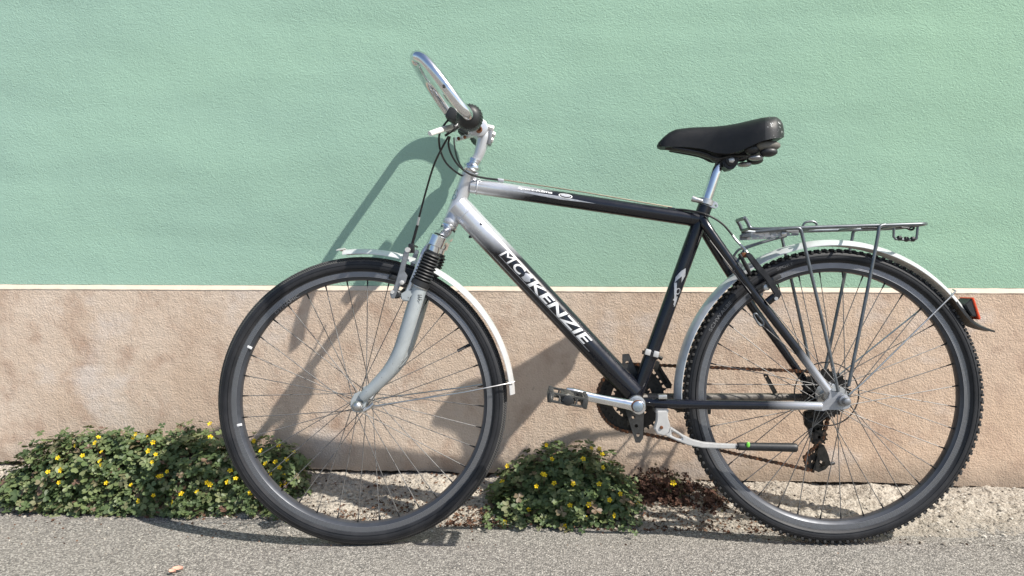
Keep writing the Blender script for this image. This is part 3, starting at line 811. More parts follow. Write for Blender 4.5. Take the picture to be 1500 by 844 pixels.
MB().lathe((-0.1512,-0.0260,0.9874), Y, [(.0045, -.001), (.0058, -.0055), (.0085, -.005), (.0085, .0)], 18).build('stem_bolt', 'rusty', stem)
for p in ((-0.1229,0.0000,0.9956), (-0.1199,0.0000,0.9808), (-0.1250,0.0000,0.9679)):
    MB().lathe(p, (1, 0, -.3), [(.0075, -.010), (.0075, .003), (.0055, .006)], 8).build('stem_bolt', 'white_alloy', stem)
MB().box(Vector((-0.1269,0.0040,0.9721)), (.010, .030, .034), Matrix.Rotation(R(12), 3, 'Y'), .003).build('stem_plate', 'grey_aluminium', stem)
# bar: straight grip section, tight bend, long loop forward and back towards the middle
G = Vector((-0.1548,-0.2350,0.9688)); GF = Vector((-0.1674,0.2360,1.0243))
PC = (G + GF) / 2; LAT = (GF - G).normalized()
bar_near = [PC, PC.lerp(G, .5), PC.lerp(G, .8), G, Vector((-0.1581,-0.2580,0.9718)), Vector((-0.1705,-0.2700,0.9844)), Vector((-0.1924,-0.2780,1.0144)), Vector((-0.2178,-0.2790,1.0490)), Vector((-0.2394,-0.2740,1.0758)),
            Vector((-0.2561,-0.2640,1.0870)), Vector((-0.2611,-0.2470,1.0835)), Vector((-0.2623,-0.2150,1.0836)), Vector((-0.2624,-0.1700,1.0849)), Vector((-0.2590,-0.1260,1.0805)), Vector((-0.2483,-0.0920,1.0652)), Vector((-0.2333,-0.0680,1.0431)), Vector((-0.2219,-0.0540,1.0274))]
def flip(p): p = Vector(p); return p - LAT * (2 * (p - PC).dot(LAT))
path = [flip(p) for p in reversed(bar_near[1:])] + bar_near
bar = MB().tube(path, .0120, 20, sub=8).build('handlebar', 'chrome', bike)
MB().lathe(PC, LAT, [(.0185, -.022), (.020, -.020), (.020, .020), (.0185, .022)], 26).build('bar_clamp', 'silver_paint', stem)
for p, q in ((bar_near[-1], bar_near[-2]), (flip(bar_near[-1]), flip(bar_near[-2]))):
    d_ = (p - q).normalized()
    MB().lathe(p, d_, [(.0106, -.001), (.0112, .0), (.0112, .003), (.006, .006)], 18).build('bar_end_plug', 'black_plastic', bar)
MB().lathe(Vector((-0.1985,-0.2940,1.0163)), Vector((.1, -1, .1)), [(.0026, -.004), (.0026, .0035)], 10).build('bar_hole', 'black_plastic', bar)
# twist shifters
def shifter(sgn):
    g = G if sgn < 0 else GF; o_ = (g - PC).normalized(); L = (g - PC).length
    s_ = MB().lathe(PC, o_, [(.0125, L - .112), (.0165, L - .110), (.0180, L - .085), (.0215, L - .060), (.0262, L - .045), (.0272, L - .030), (.0272, L - .012), (.0245, L + .002), (.0185, L + .009), (.0128, L + .012)], 32)
    e = o_.orthogonal().normalized(); gq = o_.cross(e)
    for q in range(26):
        a = 2 * math.pi * q / 26; dr = e * math.cos(a) + gq * math.sin(a)
        s_.tube([PC + o_ * (L - .034) + dr * .0268, PC + o_ * (L - .010) + dr * .0268, PC + o_ * (L + .002) + dr * .0243], .0014, 6)
    ob = s_.build('twist_shifter', 'black_plastic', bike)
    # cable box beside it
    c = Vector((-0.1952,-0.1650,0.9878)) if sgn < 0 else flip((-0.1952,-0.1650,0.9878))
    MB().box(c, (.026, .045, .026), Matrix.Rotation(R(30), 3, 'Y'), .006).build('cable_box', 'black_plastic', ob)
    return ob
sh_n = shifter(-1); sh_f = shifter(1)
# brake levers
lv = MB().tube([(-0.2018,-0.1380,0.9704), (-0.2141,-0.1600,0.9621), (-0.2273,-0.1950,0.9490), (-0.2383,-0.2250,0.9379)], [.0062, .0066, .0062, .0056], 14, sub=5, flat=.7)
lev = lv.build('brake_lever', 'lever_white', bike)
MB().tube([Vector((-0.1854,-0.1200,0.9815)), Vector((-0.2120,-0.1420,0.9622))], [.0095, .0075], 12).box(Vector((-0.1949,-0.1180,0.9776)), (.026, .030, .014), Matrix.Rotation(R(-35), 3, 'Y'), .003).build('lever_bracket', 'grey_aluminium', lev)
MB().tube([Vector((-0.1885,-0.1350,0.9707)), Vector((-0.2167,-0.1420,0.9504))], .0028, 10).build('cable_adjuster', 'black_plastic', lev)
lf = MB().tube([(-0.1729,0.1050,1.0043), (-0.1909,0.1300,1.0065), (-0.2099,0.1600,1.0079), (-0.2271,0.1850,1.0098)], [.0070, .0068, .0062, .0058], 14, sub=5, flat=.7)
levf = lf.build('brake_lever', 'lever_white', bike)
MB().box(Vector((-0.2002,0.1200,1.0204)), (.026, .030, .016), Matrix.Rotation(R(30), 3, 'Y'), .003).build('lever_bracket', 'black_plastic', levf)
for p in ((-0.1998,0.1300,1.0023), (-0.2187,0.1580,1.0050)):
    MB().lathe(p, Y, [(.004, -.008), (.004, .0)], 10).build('lever_pin', 'rusty', levf)
# cables
def cable(pts, r=.0024, mat='cable_black'):
    return MB().tube(pts, r, 8, sub=6).build('cable', mat, bike)
cable([(-0.2048,-0.1600,0.9833), (-0.2170,-0.1600,0.9688), (-0.2261,-0.1550,0.9553), (-0.2307,-0.1400,0.9406), (-0.2313,-0.1100,0.9222), (-0.2253,-0.0700,0.9045), (-0.2123,-0.0350,0.8926), (-0.1956,-0.0120,0.8829), (-0.1750,0.0100,0.8776)])
cable([(-0.2094,-0.1400,0.9491), (-0.2254,-0.1250,0.9284), (-0.2479,-0.1000,0.8953), (-0.2718,-0.0720,0.8394), (-0.2914,-0.0550,0.7819)])
MB().tube([(-0.2914,-0.0550,0.7819), (-0.2963,-0.0520,0.7633)], .0031, 10).build('cable_ferrule', 'aluminium', bike)
MB().tube([(-0.2963,-0.0520,0.7633), (-0.3067,-0.0460,0.7321), (-0.3142,-0.0420,0.7101)], .0034, 10, sub=4).build('noodle', 'dark_metal', bike)
cable([(-0.2076,-0.1300,0.9511), (-0.2122,-0.1200,0.9351), (-0.2079,-0.0950,0.9152), (-0.1950,-0.0600,0.8960), (-0.1712,-0.0300,0.8812), (-0.1404,-0.0140,0.8749), (-0.1084,-0.0080,0.8705)])
cable([(-0.2235,0.0900,0.9938), (-0.2199,0.0700,0.9675), (-0.2093,0.0300,0.9296), (-0.1891,-0.0100,0.8961), (-0.1626,-0.0180,0.8804), (-0.1373,-0.0120,0.8751), (-0.1087,-0.0020,0.8722)], .0022)
cable([(0.3036,-0.0040,0.7928), (0.3394,-0.0160,0.7876), (0.3780,-0.0260,0.7754), (0.4128,-0.0240,0.7542), (0.4365,-0.0220,0.7268)])
MB().tube([(0.4365,-0.0220,0.7268), (0.4462,-0.0260,0.7120), (0.4594,-0.0340,0.6955), (0.4653,-0.0400,0.6840)], .0029, 10, sub=4).build('noodle', 'aluminium', bike)
MB().tube([(0.3800,-0.0400,0.7156), (0.4315,-0.0470,0.6420), (0.4677,-0.0530,0.5913)], .0009, 6).build('bare_cable', 'spoke_wire', bike)

# ---- suspension fork (steered with the front wheel)
S = True
st_top = Vector((-0.2506,-0.0620,0.7308)); st_bot = Vector((-0.2922,-0.0620,0.6227)); sd_ = (st_top - st_bot).normalized()
CR = Vector((0, 0, 0))
crown = MB().tube([(-0.2506,-0.0620,0.7292), (-0.2357,-0.0340,0.7368), (-0.2323,0.0000,0.7418), (-0.2294,0.0340,0.7453), (-0.2258,0.0620,0.7502)], [.0150, .0165, .018, .0165, .0150], 18, sub=4)
cr_c = Vector((-0.2330,0.0000,0.7451))
crown = MB()
pn = Vector((-0.2514,-0.0620,0.7284)); pf = Vector((pn.x, -pn.y, pn.z)); pm = Vector((HT1.x, 0, HT1.z)) - ax * .024
crown.tube([pn, pn.lerp(pm, .55) + ax * .002, pm, pf.lerp(pm, .55) + ax * .002, pf], [.0145, .0190, .0205, .0190, .0145], 18, sub=5)
for q in (pn, pf):
    crown.lathe(q, ax, [(.0165, -.016), (.0195, -.0145), (.0195, .009), (.0170, .011)], 28)
crown.lathe(pm, ax, [(.0185, -.014), (.0205, -.010), (.0205, .006), (.0175, .012)], 26)
crn = crown.build('fork_crown', 'chrome', bike, S)
for q in (pn, pf):
    MB().lathe(q, ax, [(.0125, .011), (.0125, .0135), (.007, .015)], 18).build('fork_cap', 'dark_metal', crn, S)
bt0 = Vector((-0.2615,-0.0620,0.6979)); bt1 = Vector((-0.2896,-0.0620,0.6353)); bl1 = Vector((-0.2941,-0.0620,0.6228))
for sgn in (-1, 1):
    def sd(p): return Vector((p.x, abs(p.y) * sgn, p.z))
    leg_pts = [sd(Vector(p)) for p in ((-0.2938,-0.0620,0.6212), (-0.3031,-0.0620,0.5913), (-0.3250,-0.0620,0.5237), (-0.3444,-0.0610,0.4702), (-0.3669,-0.0590,0.4307), (-0.3973,-0.0570,0.3976), (-0.4196,-0.0550,0.3769), (-0.4338,-0.0530,0.3641))]
    leg = MB().tube(leg_pts, [.0178, .0172, .0168, .0165, .0160, .0148, .0135, .0115], 22, sub=5).build('fork_leg', 'fork_paint', bike, S)
    MB().tube([sd(pn), sd(bt0) - sd_ * .004], .0132, 20).build('stanchion', 'chrome', leg, S)
    a_, b_ = sd(bt0), sd(bt1); d_ = (b_ - a_); LB = d_.length; prof = [(.0150, -.004), (.0165, -.003), (.0165, .001)]
    for q in range(9):
        h0 = .002 + (LB - .002) * q / 9; st_ = (LB - .002) / 9; gr = .0022 * q / 9
        prof += [(.0163 + gr, h0), (.0208 + gr, h0 + st_ * .38), (.0212 + gr, h0 + st_ * .5), (.0208 + gr, h0 + st_ * .62), (.0163 + gr, h0 + st_)]
    lb2 = (bl1 - bt1).length
    prof += [(.0222, LB + .0005), (.0225, LB + lb2 - .001), (.0205, LB + lb2)]
    MB().lathe(a_, d_, prof, 30).build('rubber_boot', 'black_plastic', leg, S)
    MB().lathe(sd(bl1), d_, [(.0198, .0002), (.0205, .001), (.0205, .003), (.0180, .005)], 30).build('leg_lip', 'aluminium', leg, S)
    for q in range(3):
        if sgn < 0:
            c0 = Vector((-0.2934,-0.0800,0.6019)) - Vector((0, 0, .0052)) * q
            MB().box(c0 + Vector((.002, .0005, 0)), (.009, .0012, .0012), Matrix.Rotation(R(8), 3, 'Y')).build('scale_mark', 'dark_metal', leg, S)
    pl = [Vector(p) for p in ((-0.4527,-0.0530,0.3740), (-0.4382,-0.0530,0.3801), (-0.4257,-0.0530,0.3703), (-0.4179,-0.0530,0.3622), (-0.4245,-0.0530,0.3528), (-0.4296,-0.0530,0.3385), (-0.4409,-0.0530,0.3299), (-0.4552,-0.0530,0.3326), (-0.4628,-0.0530,0.3455), (-0.4610,-0.0530,0.3582))]
    MB().plate(pl, -.0555 * (1 if sgn < 0 else -1), -.0495 * (1 if sgn < 0 else -1), [(Vector((-0.4348,-0.0530,0.3553)), .0022)], .001).build('fork_dropout', 'fork_paint', leg, S)
    MB().lathe(FA, Y * -sgn * -1, [(.0085, .0556), (.0125, .057), (.0125, .061), (.0105, .068), (.0075, .072), (.003, .0735)], 20).build('axle_nut', 'aluminium', leg, S)
    # brake boss
    boss = [Vector(p) for p in ((-0.3383,-0.0620,0.6046), (-0.3272,-0.0620,0.6107), (-0.3128,-0.0620,0.6168), (-0.3068,-0.0620,0.6025), (-0.3197,-0.0620,0.5869), (-0.3355,-0.0620,0.5903))]
    MB().plate(boss, -.076 * -sgn * -1 if False else .076 * sgn, .050 * sgn, (), .003).build('brake_boss', 'fork_paint', leg, S)
arch_n = [Vector(p) for p in ((-0.3219,-0.0660,0.6091), (-0.3056,-0.0640,0.6466), (-0.2912,-0.0600,0.6827), (-0.2812,-0.0540,0.7064))]
ap = arch_n + [Vector((arch_n[-1].x + .012, -.035, arch_n[-1].z + .016)), Vector((arch_n[-1].x + .014, 0, arch_n[-1].z + .019))]
ap = ap + [Vector((p.x, -p.y, p.z)) for p in reversed(ap[:-1])]
MB().tube(ap, .0062, 12, sub=4, flat=1.0).build('fork_arch', 'silver_paint', bike, S)

# ---- front brake
for sgn in (-1, 1):
    arm = [Vector(p) for p in ((-0.3611,-0.0760,0.6085), (-0.3531,-0.0760,0.6162), (-0.3449,-0.0760,0.6379), (-0.3365,-0.0760,0.6660), (-0.3280,-0.0760,0.6971), (-0.3231,-0.0760,0.7064), (-0.3138,-0.0760,0.7046), (-0.3156,-0.0760,0.6937), (-0.3239,-0.0760,0.6689), (-0.3257,-0.0760,0.6564), (-0.3196,-0.0760,0.6469), (-0.3246,-0.0760,0.6313), (-0.3373,-0.0760,0.6237), (-0.3439,-0.0760,0.6098), (-0.3505,-0.0760,0.5942), (-0.3583,-0.0760,0.5959))]
    ba = MB().plate(arm, .081 * sgn, .073 * sgn, (), .0018).build('brake_arm', 'grey_aluminium', bike, S)
    def sd(p): p = Vector(p); return Vector((p.x, abs(p.y) * sgn, p.z))
    MB().lathe(sd((-0.3465,-0.0700,0.6049)), Y * sgn, [(.009, -.014), (.0105, -.012), (.0105, .006), (.007, .009)], 18).build('brake_pivot', 'black_plastic', ba, S)
    MB().lathe(sd((-0.3542,-0.0800,0.6100)), Y * sgn, [(.0045, -.004), (.0045, .004)], 6).build('brake_bolt', 'white_alloy', ba, S)
    MB().lathe(sd((-0.3319,-0.0800,0.6315)), Y * sgn, [(.0055, -.004), (.0055, .005), (.003, .006)], 6).build('brake_bolt', 'white_alloy', ba, S)
    MB().lathe(sd((-0.3178,-0.0800,0.7061)), Y * sgn, [(.006, -.008), (.006, .003)], 8).build('brake_bolt', 'white_alloy', ba, S)
    pa = math.atan2(Vector((-0.3409,-0.0300,0.6408)).z - FA.z, Vector((-0.3409,-0.0300,0.6408)).x - FA.x)
    MB().box(FA + polar(.307, math.degrees(pa), .021 * sgn), (.012, .012, .062), Matrix.Rotation(-pa, 3, 'Y'), .003).tube([FA + polar(.307, math.degrees(pa), .024 * sgn), FA + polar(.307, math.degrees(pa), .072 * sgn)], .004, 10).build('brake_pad', 'black_plastic', ba, S)
MB().tube([(-0.3187,-0.0740,0.7048), (-0.3139,-0.0400,0.7139), (-0.3145,0.0000,0.7188), (-0.3161,0.0740,0.7185)], .0026, 8, sub=4).box(Vector((-0.3140,-0.0400,0.7107)), (.013, .022, .022), None, .003).build('brake_link', 'dark_metal', bike, S)

# ---- mudguards
def guard_prof(r, half, sag, th=.0016, n=8):
    o_ = [(r - sag * (abs(q / n * 2 - 1) ** 2.2), half * (q / n * 2 - 1)) for q in range(n + 1)]
    return o_ + [(a - th, b) for a, b in reversed(o_)]
g1 = MB().ring(guard_prof(.3665, .0235, .011), FA, 2.0, 96.0, 80).build('mudguard', 'mudguard_silver', bike, S)
tip = FA + polar(.3665, 96.0)
for sgn in (-1, 1):
    e0 = FA + polar(.356, 6.8, .0235 * sgn)
    MB().tube([FA + Vector((.006, .0585 * sgn, -.008)), FA + Vector((.03, .056 * sgn, -.003)), FA + polar(.25, 5.6, .040 * sgn), e0 + Vector((.004, .003 * sgn, 0)), e0 + Vector((.012, -.004 * sgn, .002))], .0017, 8).build('mudguard_stay', 'wire', g1, S)
MB().tube([FA + Vector((.014, -.060, -.012)), FA + Vector((.028, -.058, -.004)), FA + Vector((.036, -.056, .004))], .0042, 10).build('stay_clip', 'aluminium', g1, S)
fl = FA + polar(.369, 97.5)
MB().ring([(.3675, -.024), (.371, 0), (.3675, .024), (.3655, .024), (.369, 0), (.3655, -.024)], FA, 95.5, 98.0, 6).build('mudguard_lip', 'white_alloy', g1, S)
g2 = MB().ring(guard_prof(.3665, .0255, .013), RA, 31.5, 181.0, 120).build('mudguard', 'mudguard_silver', bike)
for sgn in (-1, 1):
    e0 = RA + polar(.356, 41.0, .0255 * sgn)
    MB().tube([RA + Vector((.012, .069 * sgn, .012)), RA + polar(.06, 40, .066 * sgn), e0 + Vector((-.004, .003 * sgn, -.004)), e0 + Vector((.008, .001 * sgn, .008)), RA + polar(.3705, 41.3, .012 * sgn)], .0019, 8).build('mudguard_stay', 'wire', g2)
# black flap and red reflector
fp = [(0.9531,0.0000,0.5696), (0.9729,0.0000,0.5421), (0.9882,0.0000,0.5212), (1.0082,0.0000,0.5065), (1.0361,0.0000,0.4941)]
flv = []; fw = [.0262, .0265, .0255, .0235, .0150]; sg_ = [.013, .013, .010, .006, .001]
V = []; F = []; PP = spline(fp, 5)
for i, p in enumerate(PP):
    x = i / (len(PP) - 1) * 4; j = min(int(x), 3); w_ = fw[j] + (fw[j + 1] - fw[j]) * (x - j); s_ = sg_[j] + (sg_[j + 1] - sg_[j]) * (x - j)
    t_ = (PP[min(i + 1, len(PP) - 1)] - PP[max(i - 1, 0)]).normalized(); nn = Vector((-t_.z, 0, t_.x)); nn = nn if nn.z > 0 else -nn
    for q in range(9):
        v_ = q / 4 - 1; V.append(p + Vector((0, v_ * w_, 0)) - nn * (s_ * abs(v_) ** 2.0) + nn * .002)
    for q in range(8, -1, -1):
        v_ = q / 4 - 1; V.append(p + Vector((0, v_ * w_, 0)) - nn * (s_ * abs(v_) ** 2.0) - nn * .0022)
for i in range(len(PP) - 1):
    for q in range(18): F.append((i * 18 + q, i * 18 + (q + 1) % 18, (i + 1) * 18 + (q + 1) % 18, (i + 1) * 18 + q))
F.append(tuple(range(18))); F.append(tuple(reversed(range((len(PP) - 1) * 18, len(PP) * 18))))
new_obj('mudguard_flap', V, F, 'black_plastic', g2)
rfb = MB().plate([(0.9631,-0.0240,0.5573), (0.9802,-0.0240,0.5719), (0.9911,-0.0240,0.5277), (0.9788,-0.0240,0.5303), (0.9713,-0.0240,0.5414)], -.024, .024, (), .002).build('reflector_bracket', 'black_plastic', g2)
MB().plate([(0.9783,-0.0260,0.5720), (0.9829,-0.0260,0.5738), (0.9982,-0.0260,0.5238), (0.9936,-0.0260,0.5207)], -.026, .026, (), .0015).build('reflector', 'red_plastic', g2)

# ---- rear brake
for sgn in (-1, 1):
    arm = [Vector(p) for p in ((0.4536,-0.0640,0.6785), (0.4599,-0.0640,0.6854), (0.4674,-0.0640,0.6798), (0.4854,-0.0640,0.6562), (0.5080,-0.0640,0.6279), (0.5259,-0.0640,0.6013), (0.5318,-0.0640,0.5888), (0.5270,-0.0640,0.5780), (0.5178,-0.0640,0.5735), (0.5102,-0.0640,0.5767), (0.5150,-0.0640,0.5906), (0.4971,-0.0640,0.6204), (0.4746,-0.0640,0.6471))]
    ba = MB().plate(arm, .068 * sgn, .061 * sgn, (), .0018).build('brake_arm', 'grey_aluminium' if sgn > 0 else 'dark_metal', bike)
    def sd(p): p = Vector(p); return Vector((p.x, abs(p.y) * sgn, p.z))
    MB().tube([sd((0.5037,-0.0550,0.5704)), sd((0.5193,-0.0600,0.5843))], .0085, 14).build('brake_boss', 'black_paint', ba)
    MB().lathe(sd((0.5026,-0.0480,0.6047)), Y * sgn, [(.0075, -.006), (.0075, .010), (.004, .011)], 12).build('brake_bolt', 'aluminium', ba)
    MB().lathe(sd((0.5187,-0.0660,0.5790)), Y * sgn, [(.0045, -.004), (.0045, .006)], 6).build('brake_bolt', 'aluminium', ba)
    pv = Vector((0.5155,-0.0300,0.6171)); pa = math.atan2(pv.z - RA.z, pv.x - RA.x)
    MB().box(RA + polar(.307, math.degrees(pa), .021 * sgn), (.012, .012, .066), Matrix.Rotation(-pa, 3, 'Y'), .003).tube([RA + polar(.307, math.degrees(pa), .022 * sgn), RA + polar(.307, math.degrees(pa), .058 * sgn)], .004, 10).build('brake_pad', 'black_plastic', ba)
    MB().tube([sd((0.4465,-0.0400,0.6828)), sd((0.4626,-0.0420,0.6510)), sd((0.4707,-0.0400,0.6352))], [.004, .005, .004], 10).build('brake_spring', 'dark_metal', ba)
MB().tube([(0.4610,-0.0600,0.6817), (0.4663,-0.0200,0.6817), (0.4745,0.0200,0.6817), (0.4793,0.0600,0.6799)], .0030, 8).box(Vector((0.4587,-0.0300,0.6799)), (.014, .024, .012), None, .003).build('brake_link', 'rusty', bike)
# small lock bracket on the stay
MB().tube(V2((0.4739,-0.0500,0.5411), (0.4786,-0.0500,0.5449), (0.4832,-0.0500,0.5410), (0.4953,-0.0500,0.5251), (0.4952,-0.0500,0.5189), (0.4890,-0.0500,0.5174), (0.4829,-0.0500,0.5238)), .0024, 8, sub=4, closed=True).build('lock_bracket', 'rack_metal', bike)

# ---- pannier rack
rk = MB()
near_rail = [(0.4627,-0.0320,0.7659), (0.4695,-0.0320,0.7539), (0.4757,-0.0340,0.7417), (0.4926,-0.0400,0.7389), (0.5328,-0.0500,0.7382), (0.5792,-0.0580,0.7385), (0.6670,-0.0600,0.7396), (0.7734,-0.0600,0.7405), (0.8432,-0.0570,0.7415)]
rail = [Vector(p) for p in near_rail] + [Vector((0.8619,-0.0460,0.7427)), Vector((0.8862,0.0000,0.7458))]
loop = rail + [Vector((p.x, -p.y, p.z)) for p in reversed(rail[:-1])]
rack = MB().tube(loop, .0043, 12, sub=4).build('rack', 'rack_metal', bike)
tag(rack, 'thin grey rod pannier rack over the rear wheel')
MB().tube([loop[0], loop[-1]], .0043, 12).build('cross_rod', 'rack_metal', rack)
pp = rail[2]; MB().tube([pp, (pp.x, -pp.y, pp.z)], .0040, 12).build('cross_rod', 'rack_metal', rack)
for xx in (4, 5, 6, 7):
    p = rail[xx].lerp(rail[xx + 1], .45) + Vector((0, 0, -.001)); MB().tube([p, (p.x, -p.y, p.z)], .0032, 10).build('cross_rod', 'rack_metal', rack)
for sgn in (-1, 1):
    def sd(p): p = Vector(p); return Vector((p.x, abs(p.y) * sgn, p.z))
    MB().tube([sd(p) for p in ((0.4805,-0.0540,0.7322), (0.5070,-0.0580,0.7337), (0.5437,-0.0630,0.7365), (0.5675,-0.0650,0.7379), (0.5770,-0.0660,0.7340), (0.5811,-0.0665,0.7192), (0.5887,-0.0670,0.6820), (0.6219,-0.0690,0.5241), (0.6534,-0.0710,0.3667))], .0039, 12, sub=4).build('rack_strut', 'rack_metal', rack)
    MB().tube([sd(p) for p in ((0.7664,-0.0620,0.7413), (0.7559,-0.0650,0.7389), (0.7512,-0.0660,0.7328), (0.7488,-0.0665,0.7174), (0.7317,-0.0680,0.6361), (0.6763,-0.0710,0.3788))], .0039, 12, sub=4).build('rack_strut', 'rack_metal', rack)
    MB().tube([sd(p) for p in ((0.5599,-0.0240,0.7226), (0.5168,-0.0260,0.7122), (0.4721,-0.0280,0.6987), (0.4588,-0.0300,0.6894), (0.4416,-0.0340,0.6611))], .0030, 10, sub=4).build('front_strut', 'rack_metal', rack)
    hp = [(Vector((0.4998,-0.0460,0.7254)), .0028), (Vector((0.5153,-0.0460,0.7259)), .0028), (Vector((0.5308,-0.0460,0.7263)), .0028), (Vector((0.5617,-0.0460,0.7273)), .0028)]
    MB().plate([(0.4721,-0.0460,0.7322), (0.5803,-0.0460,0.7339), (0.5794,-0.0460,0.7222), (0.4718,-0.0460,0.7189)], .0475 * sgn, .0445 * sgn, hp).build('perforated_plate', 'grey_aluminium', rack)
    MB().lathe(sd((0.5459,-0.0470,0.7268)), Y * sgn, [(.0065, -.001), (.0065, .004), (.003, .006)], 12).build('plate_bolt', 'aluminium', rack)
MB().plate([(0.4741,0.0380,0.7385), (0.4969,0.0380,0.7396), (0.4966,0.0380,0.7248), (0.4755,0.0380,0.7269)], .037, .040, [(Vector((0.4728,0.0000,0.7300)), .0024)]).build('front_bracket', 'rack_metal', rack)
MB().tube([(0.8269,0.0200,0.7445), (0.8257,0.0200,0.7187), (0.8304,0.0200,0.7129), (0.8431,0.0200,0.7118), (0.8716,0.0200,0.7097), (0.8788,0.0200,0.7127), (0.8825,0.0200,0.7434)], .0030, 10).build('rear_bracket', 'rack_metal', rack)
for x_ in (1318, 1327, 1336):
    pass
for p in ((0.8392,0.0200,0.7152), (0.8550,0.0200,0.7124), (0.8701,0.0200,0.7121)):
    MB().lathe(p, (1, 0, 0), [(.003, -.006), (.0062, -.003), (.0062, .003), (.003, .006)], 10).build('bracket_nut', 'dark_metal', rack)
MB().tube([(0.5920,-0.0400,0.7444), (0.5983,-0.0400,0.7521), (0.6138,-0.0400,0.7541), (0.6230,-0.0400,0.7484), (0.6197,-0.0400,0.7407), (0.6042,-0.0400,0.7355)], .0028, 8, sub=5).build('spring_clip', 'rack_metal', rack)
MB().tube([(0.8453,0.0300,0.7417), (0.8645,0.0300,0.7397), (0.8757,0.0300,0.7427), (0.8780,0.0300,0.7378), (0.8708,0.0300,0.7350), (0.8629,0.0300,0.7389)], .0026, 8, sub=5).build('spring_clip', 'dark_metal', rack)
MB().tube([(0.7557,0.0300,0.7419), (0.8006,0.0300,0.7410), (0.8486,0.0300,0.7425)], .0030, 8).build('clip_rod', 'dark_metal', rack)

# ---- cranks, pedals, chainrings, chain
def gear(r, teeth, depth, c=Vector((0, 0, 0))):
    out = []
    for k_ in range(teeth):
        for f_, rr_ in ((.0, r - depth), (.22, r - depth), (.40, r), (.60, r), (.80, r - depth)):
            a = 2 * math.pi * (k_ + f_) / teeth; out.append(c + Vector((rr_ * math.cos(a), 0, rr_ * math.sin(a))))
    return out
CRN = Vector((BB.x, 0, BB.z))
def circ(c, r, n=28): return [c + Vector((r * math.cos(2 * math.pi * q / n), 0, r * math.sin(2 * math.pi * q / n))) for q in range(n)]
cr = MB().plate(gear(.0875, 38, .0075, CRN), .0515, .0535, [circ(CRN, .0605)], 0)
cring = cr.build('chainring', 'drivetrain_dark', bike, smooth=False)
MB().plate(gear(.0700, 34, .005, CRN), .0455, .0475, [circ(CRN, .050)], 0).build('chainring', 'drivetrain_dark', bike, smooth=False)
MB().plate(gear(.0480, 24, .005, CRN), .0395, .0415, [circ(CRN, .026)], 0).build('chainring', 'drivetrain_dark', bike, smooth=False)
spd = MB()
for q in range(5):
    a = R(72 * q + 40); d_ = Vector((math.cos(a), 0, math.sin(a))); n_ = Vector((-d_.z, 0, d_.x))
    spd.plate([CRN + d_ * .012 + n_ * .013, CRN + d_ * .064 + n_ * .009, CRN + d_ * .069, CRN + d_ * .064 - n_ * .009, CRN + d_ * .012 - n_ * .013], .048, .0555, [(CRN + d_ * .062, .003)], 0)
spd.build('chainring_spider', 'drivetrain_dark', bike)
# dark plate behind the bottom bracket
gp = MB().plate([(0.1811,0.0220,0.4492), (0.1975,0.0220,0.4506), (0.2155,0.0220,0.4060), (0.2306,0.0220,0.3319), (0.2302,0.0220,0.3056), (0.2275,0.0220,0.2465), (0.2200,0.0220,0.2357), (0.2094,0.0220,0.2358), (0.1878,0.0220,0.3094), (0.1824,0.0220,0.3818), (0.1808,0.0220,0.4278)], .0205, .0235, [(Vector((0.2055,0.0220,0.2977)), .0042), (Vector((0.2117,0.0220,0.2762)), .0042), (Vector((0.2154,0.0220,0.2540)), .0042), (Vector((0.1923,0.0220,0.4293)), .0036)], .0006)
gp.build('guard_plate', 'plate_grey', bike)
# near crank
crp = MB().tube([(0.2050,-0.0800,0.3388), (0.1772,-0.0820,0.3457), (0.1186,-0.0860,0.3586), (0.0647,-0.0900,0.3714), (0.0401,-0.0920,0.3766)], [.0150, .0120, .0105, .0105, .0125, .0110], 18, sub=5, flat=.62, flat_dir=(0, 1, 0))
crp.lathe((0.2034,-0.0800,0.3396), Y, [(.0135, -.012), (.0155, -.010), (.0155, .012), (.013, .018)], 28)
crank = crp.build('crank_arm', 'chrome', bike)
MB().lathe((0.2004,-0.0910,0.3423), Y, [(.0132, -.0010), (.0140, .0), (.0140, .002)], 26).build('crank_rust', 'rusty', crank)
MB().lathe((0.2007,-0.0920,0.3424), Y, [(.0105, -.0035), (.0118, -.0025), (.0118, .002)], 26).build('crank_bolt', 'bolt_blue', crank)
n_end = Vector((0.0401,-0.0920,0.3766))
far_tip = Vector((2 * BB.x - n_end.x, .092, 2 * BB.z - n_end.z))
fcr = MB().tube([BB + Vector((0, .078, 0)), BB.lerp(far_tip, .5) + Vector((0, .042, 0)), far_tip], [.0145, .0105, .0125], 16, sub=4, flat=.62, flat_dir=(0, 1, 0)).build('crank_arm', 'drivetrain_dark', bike)
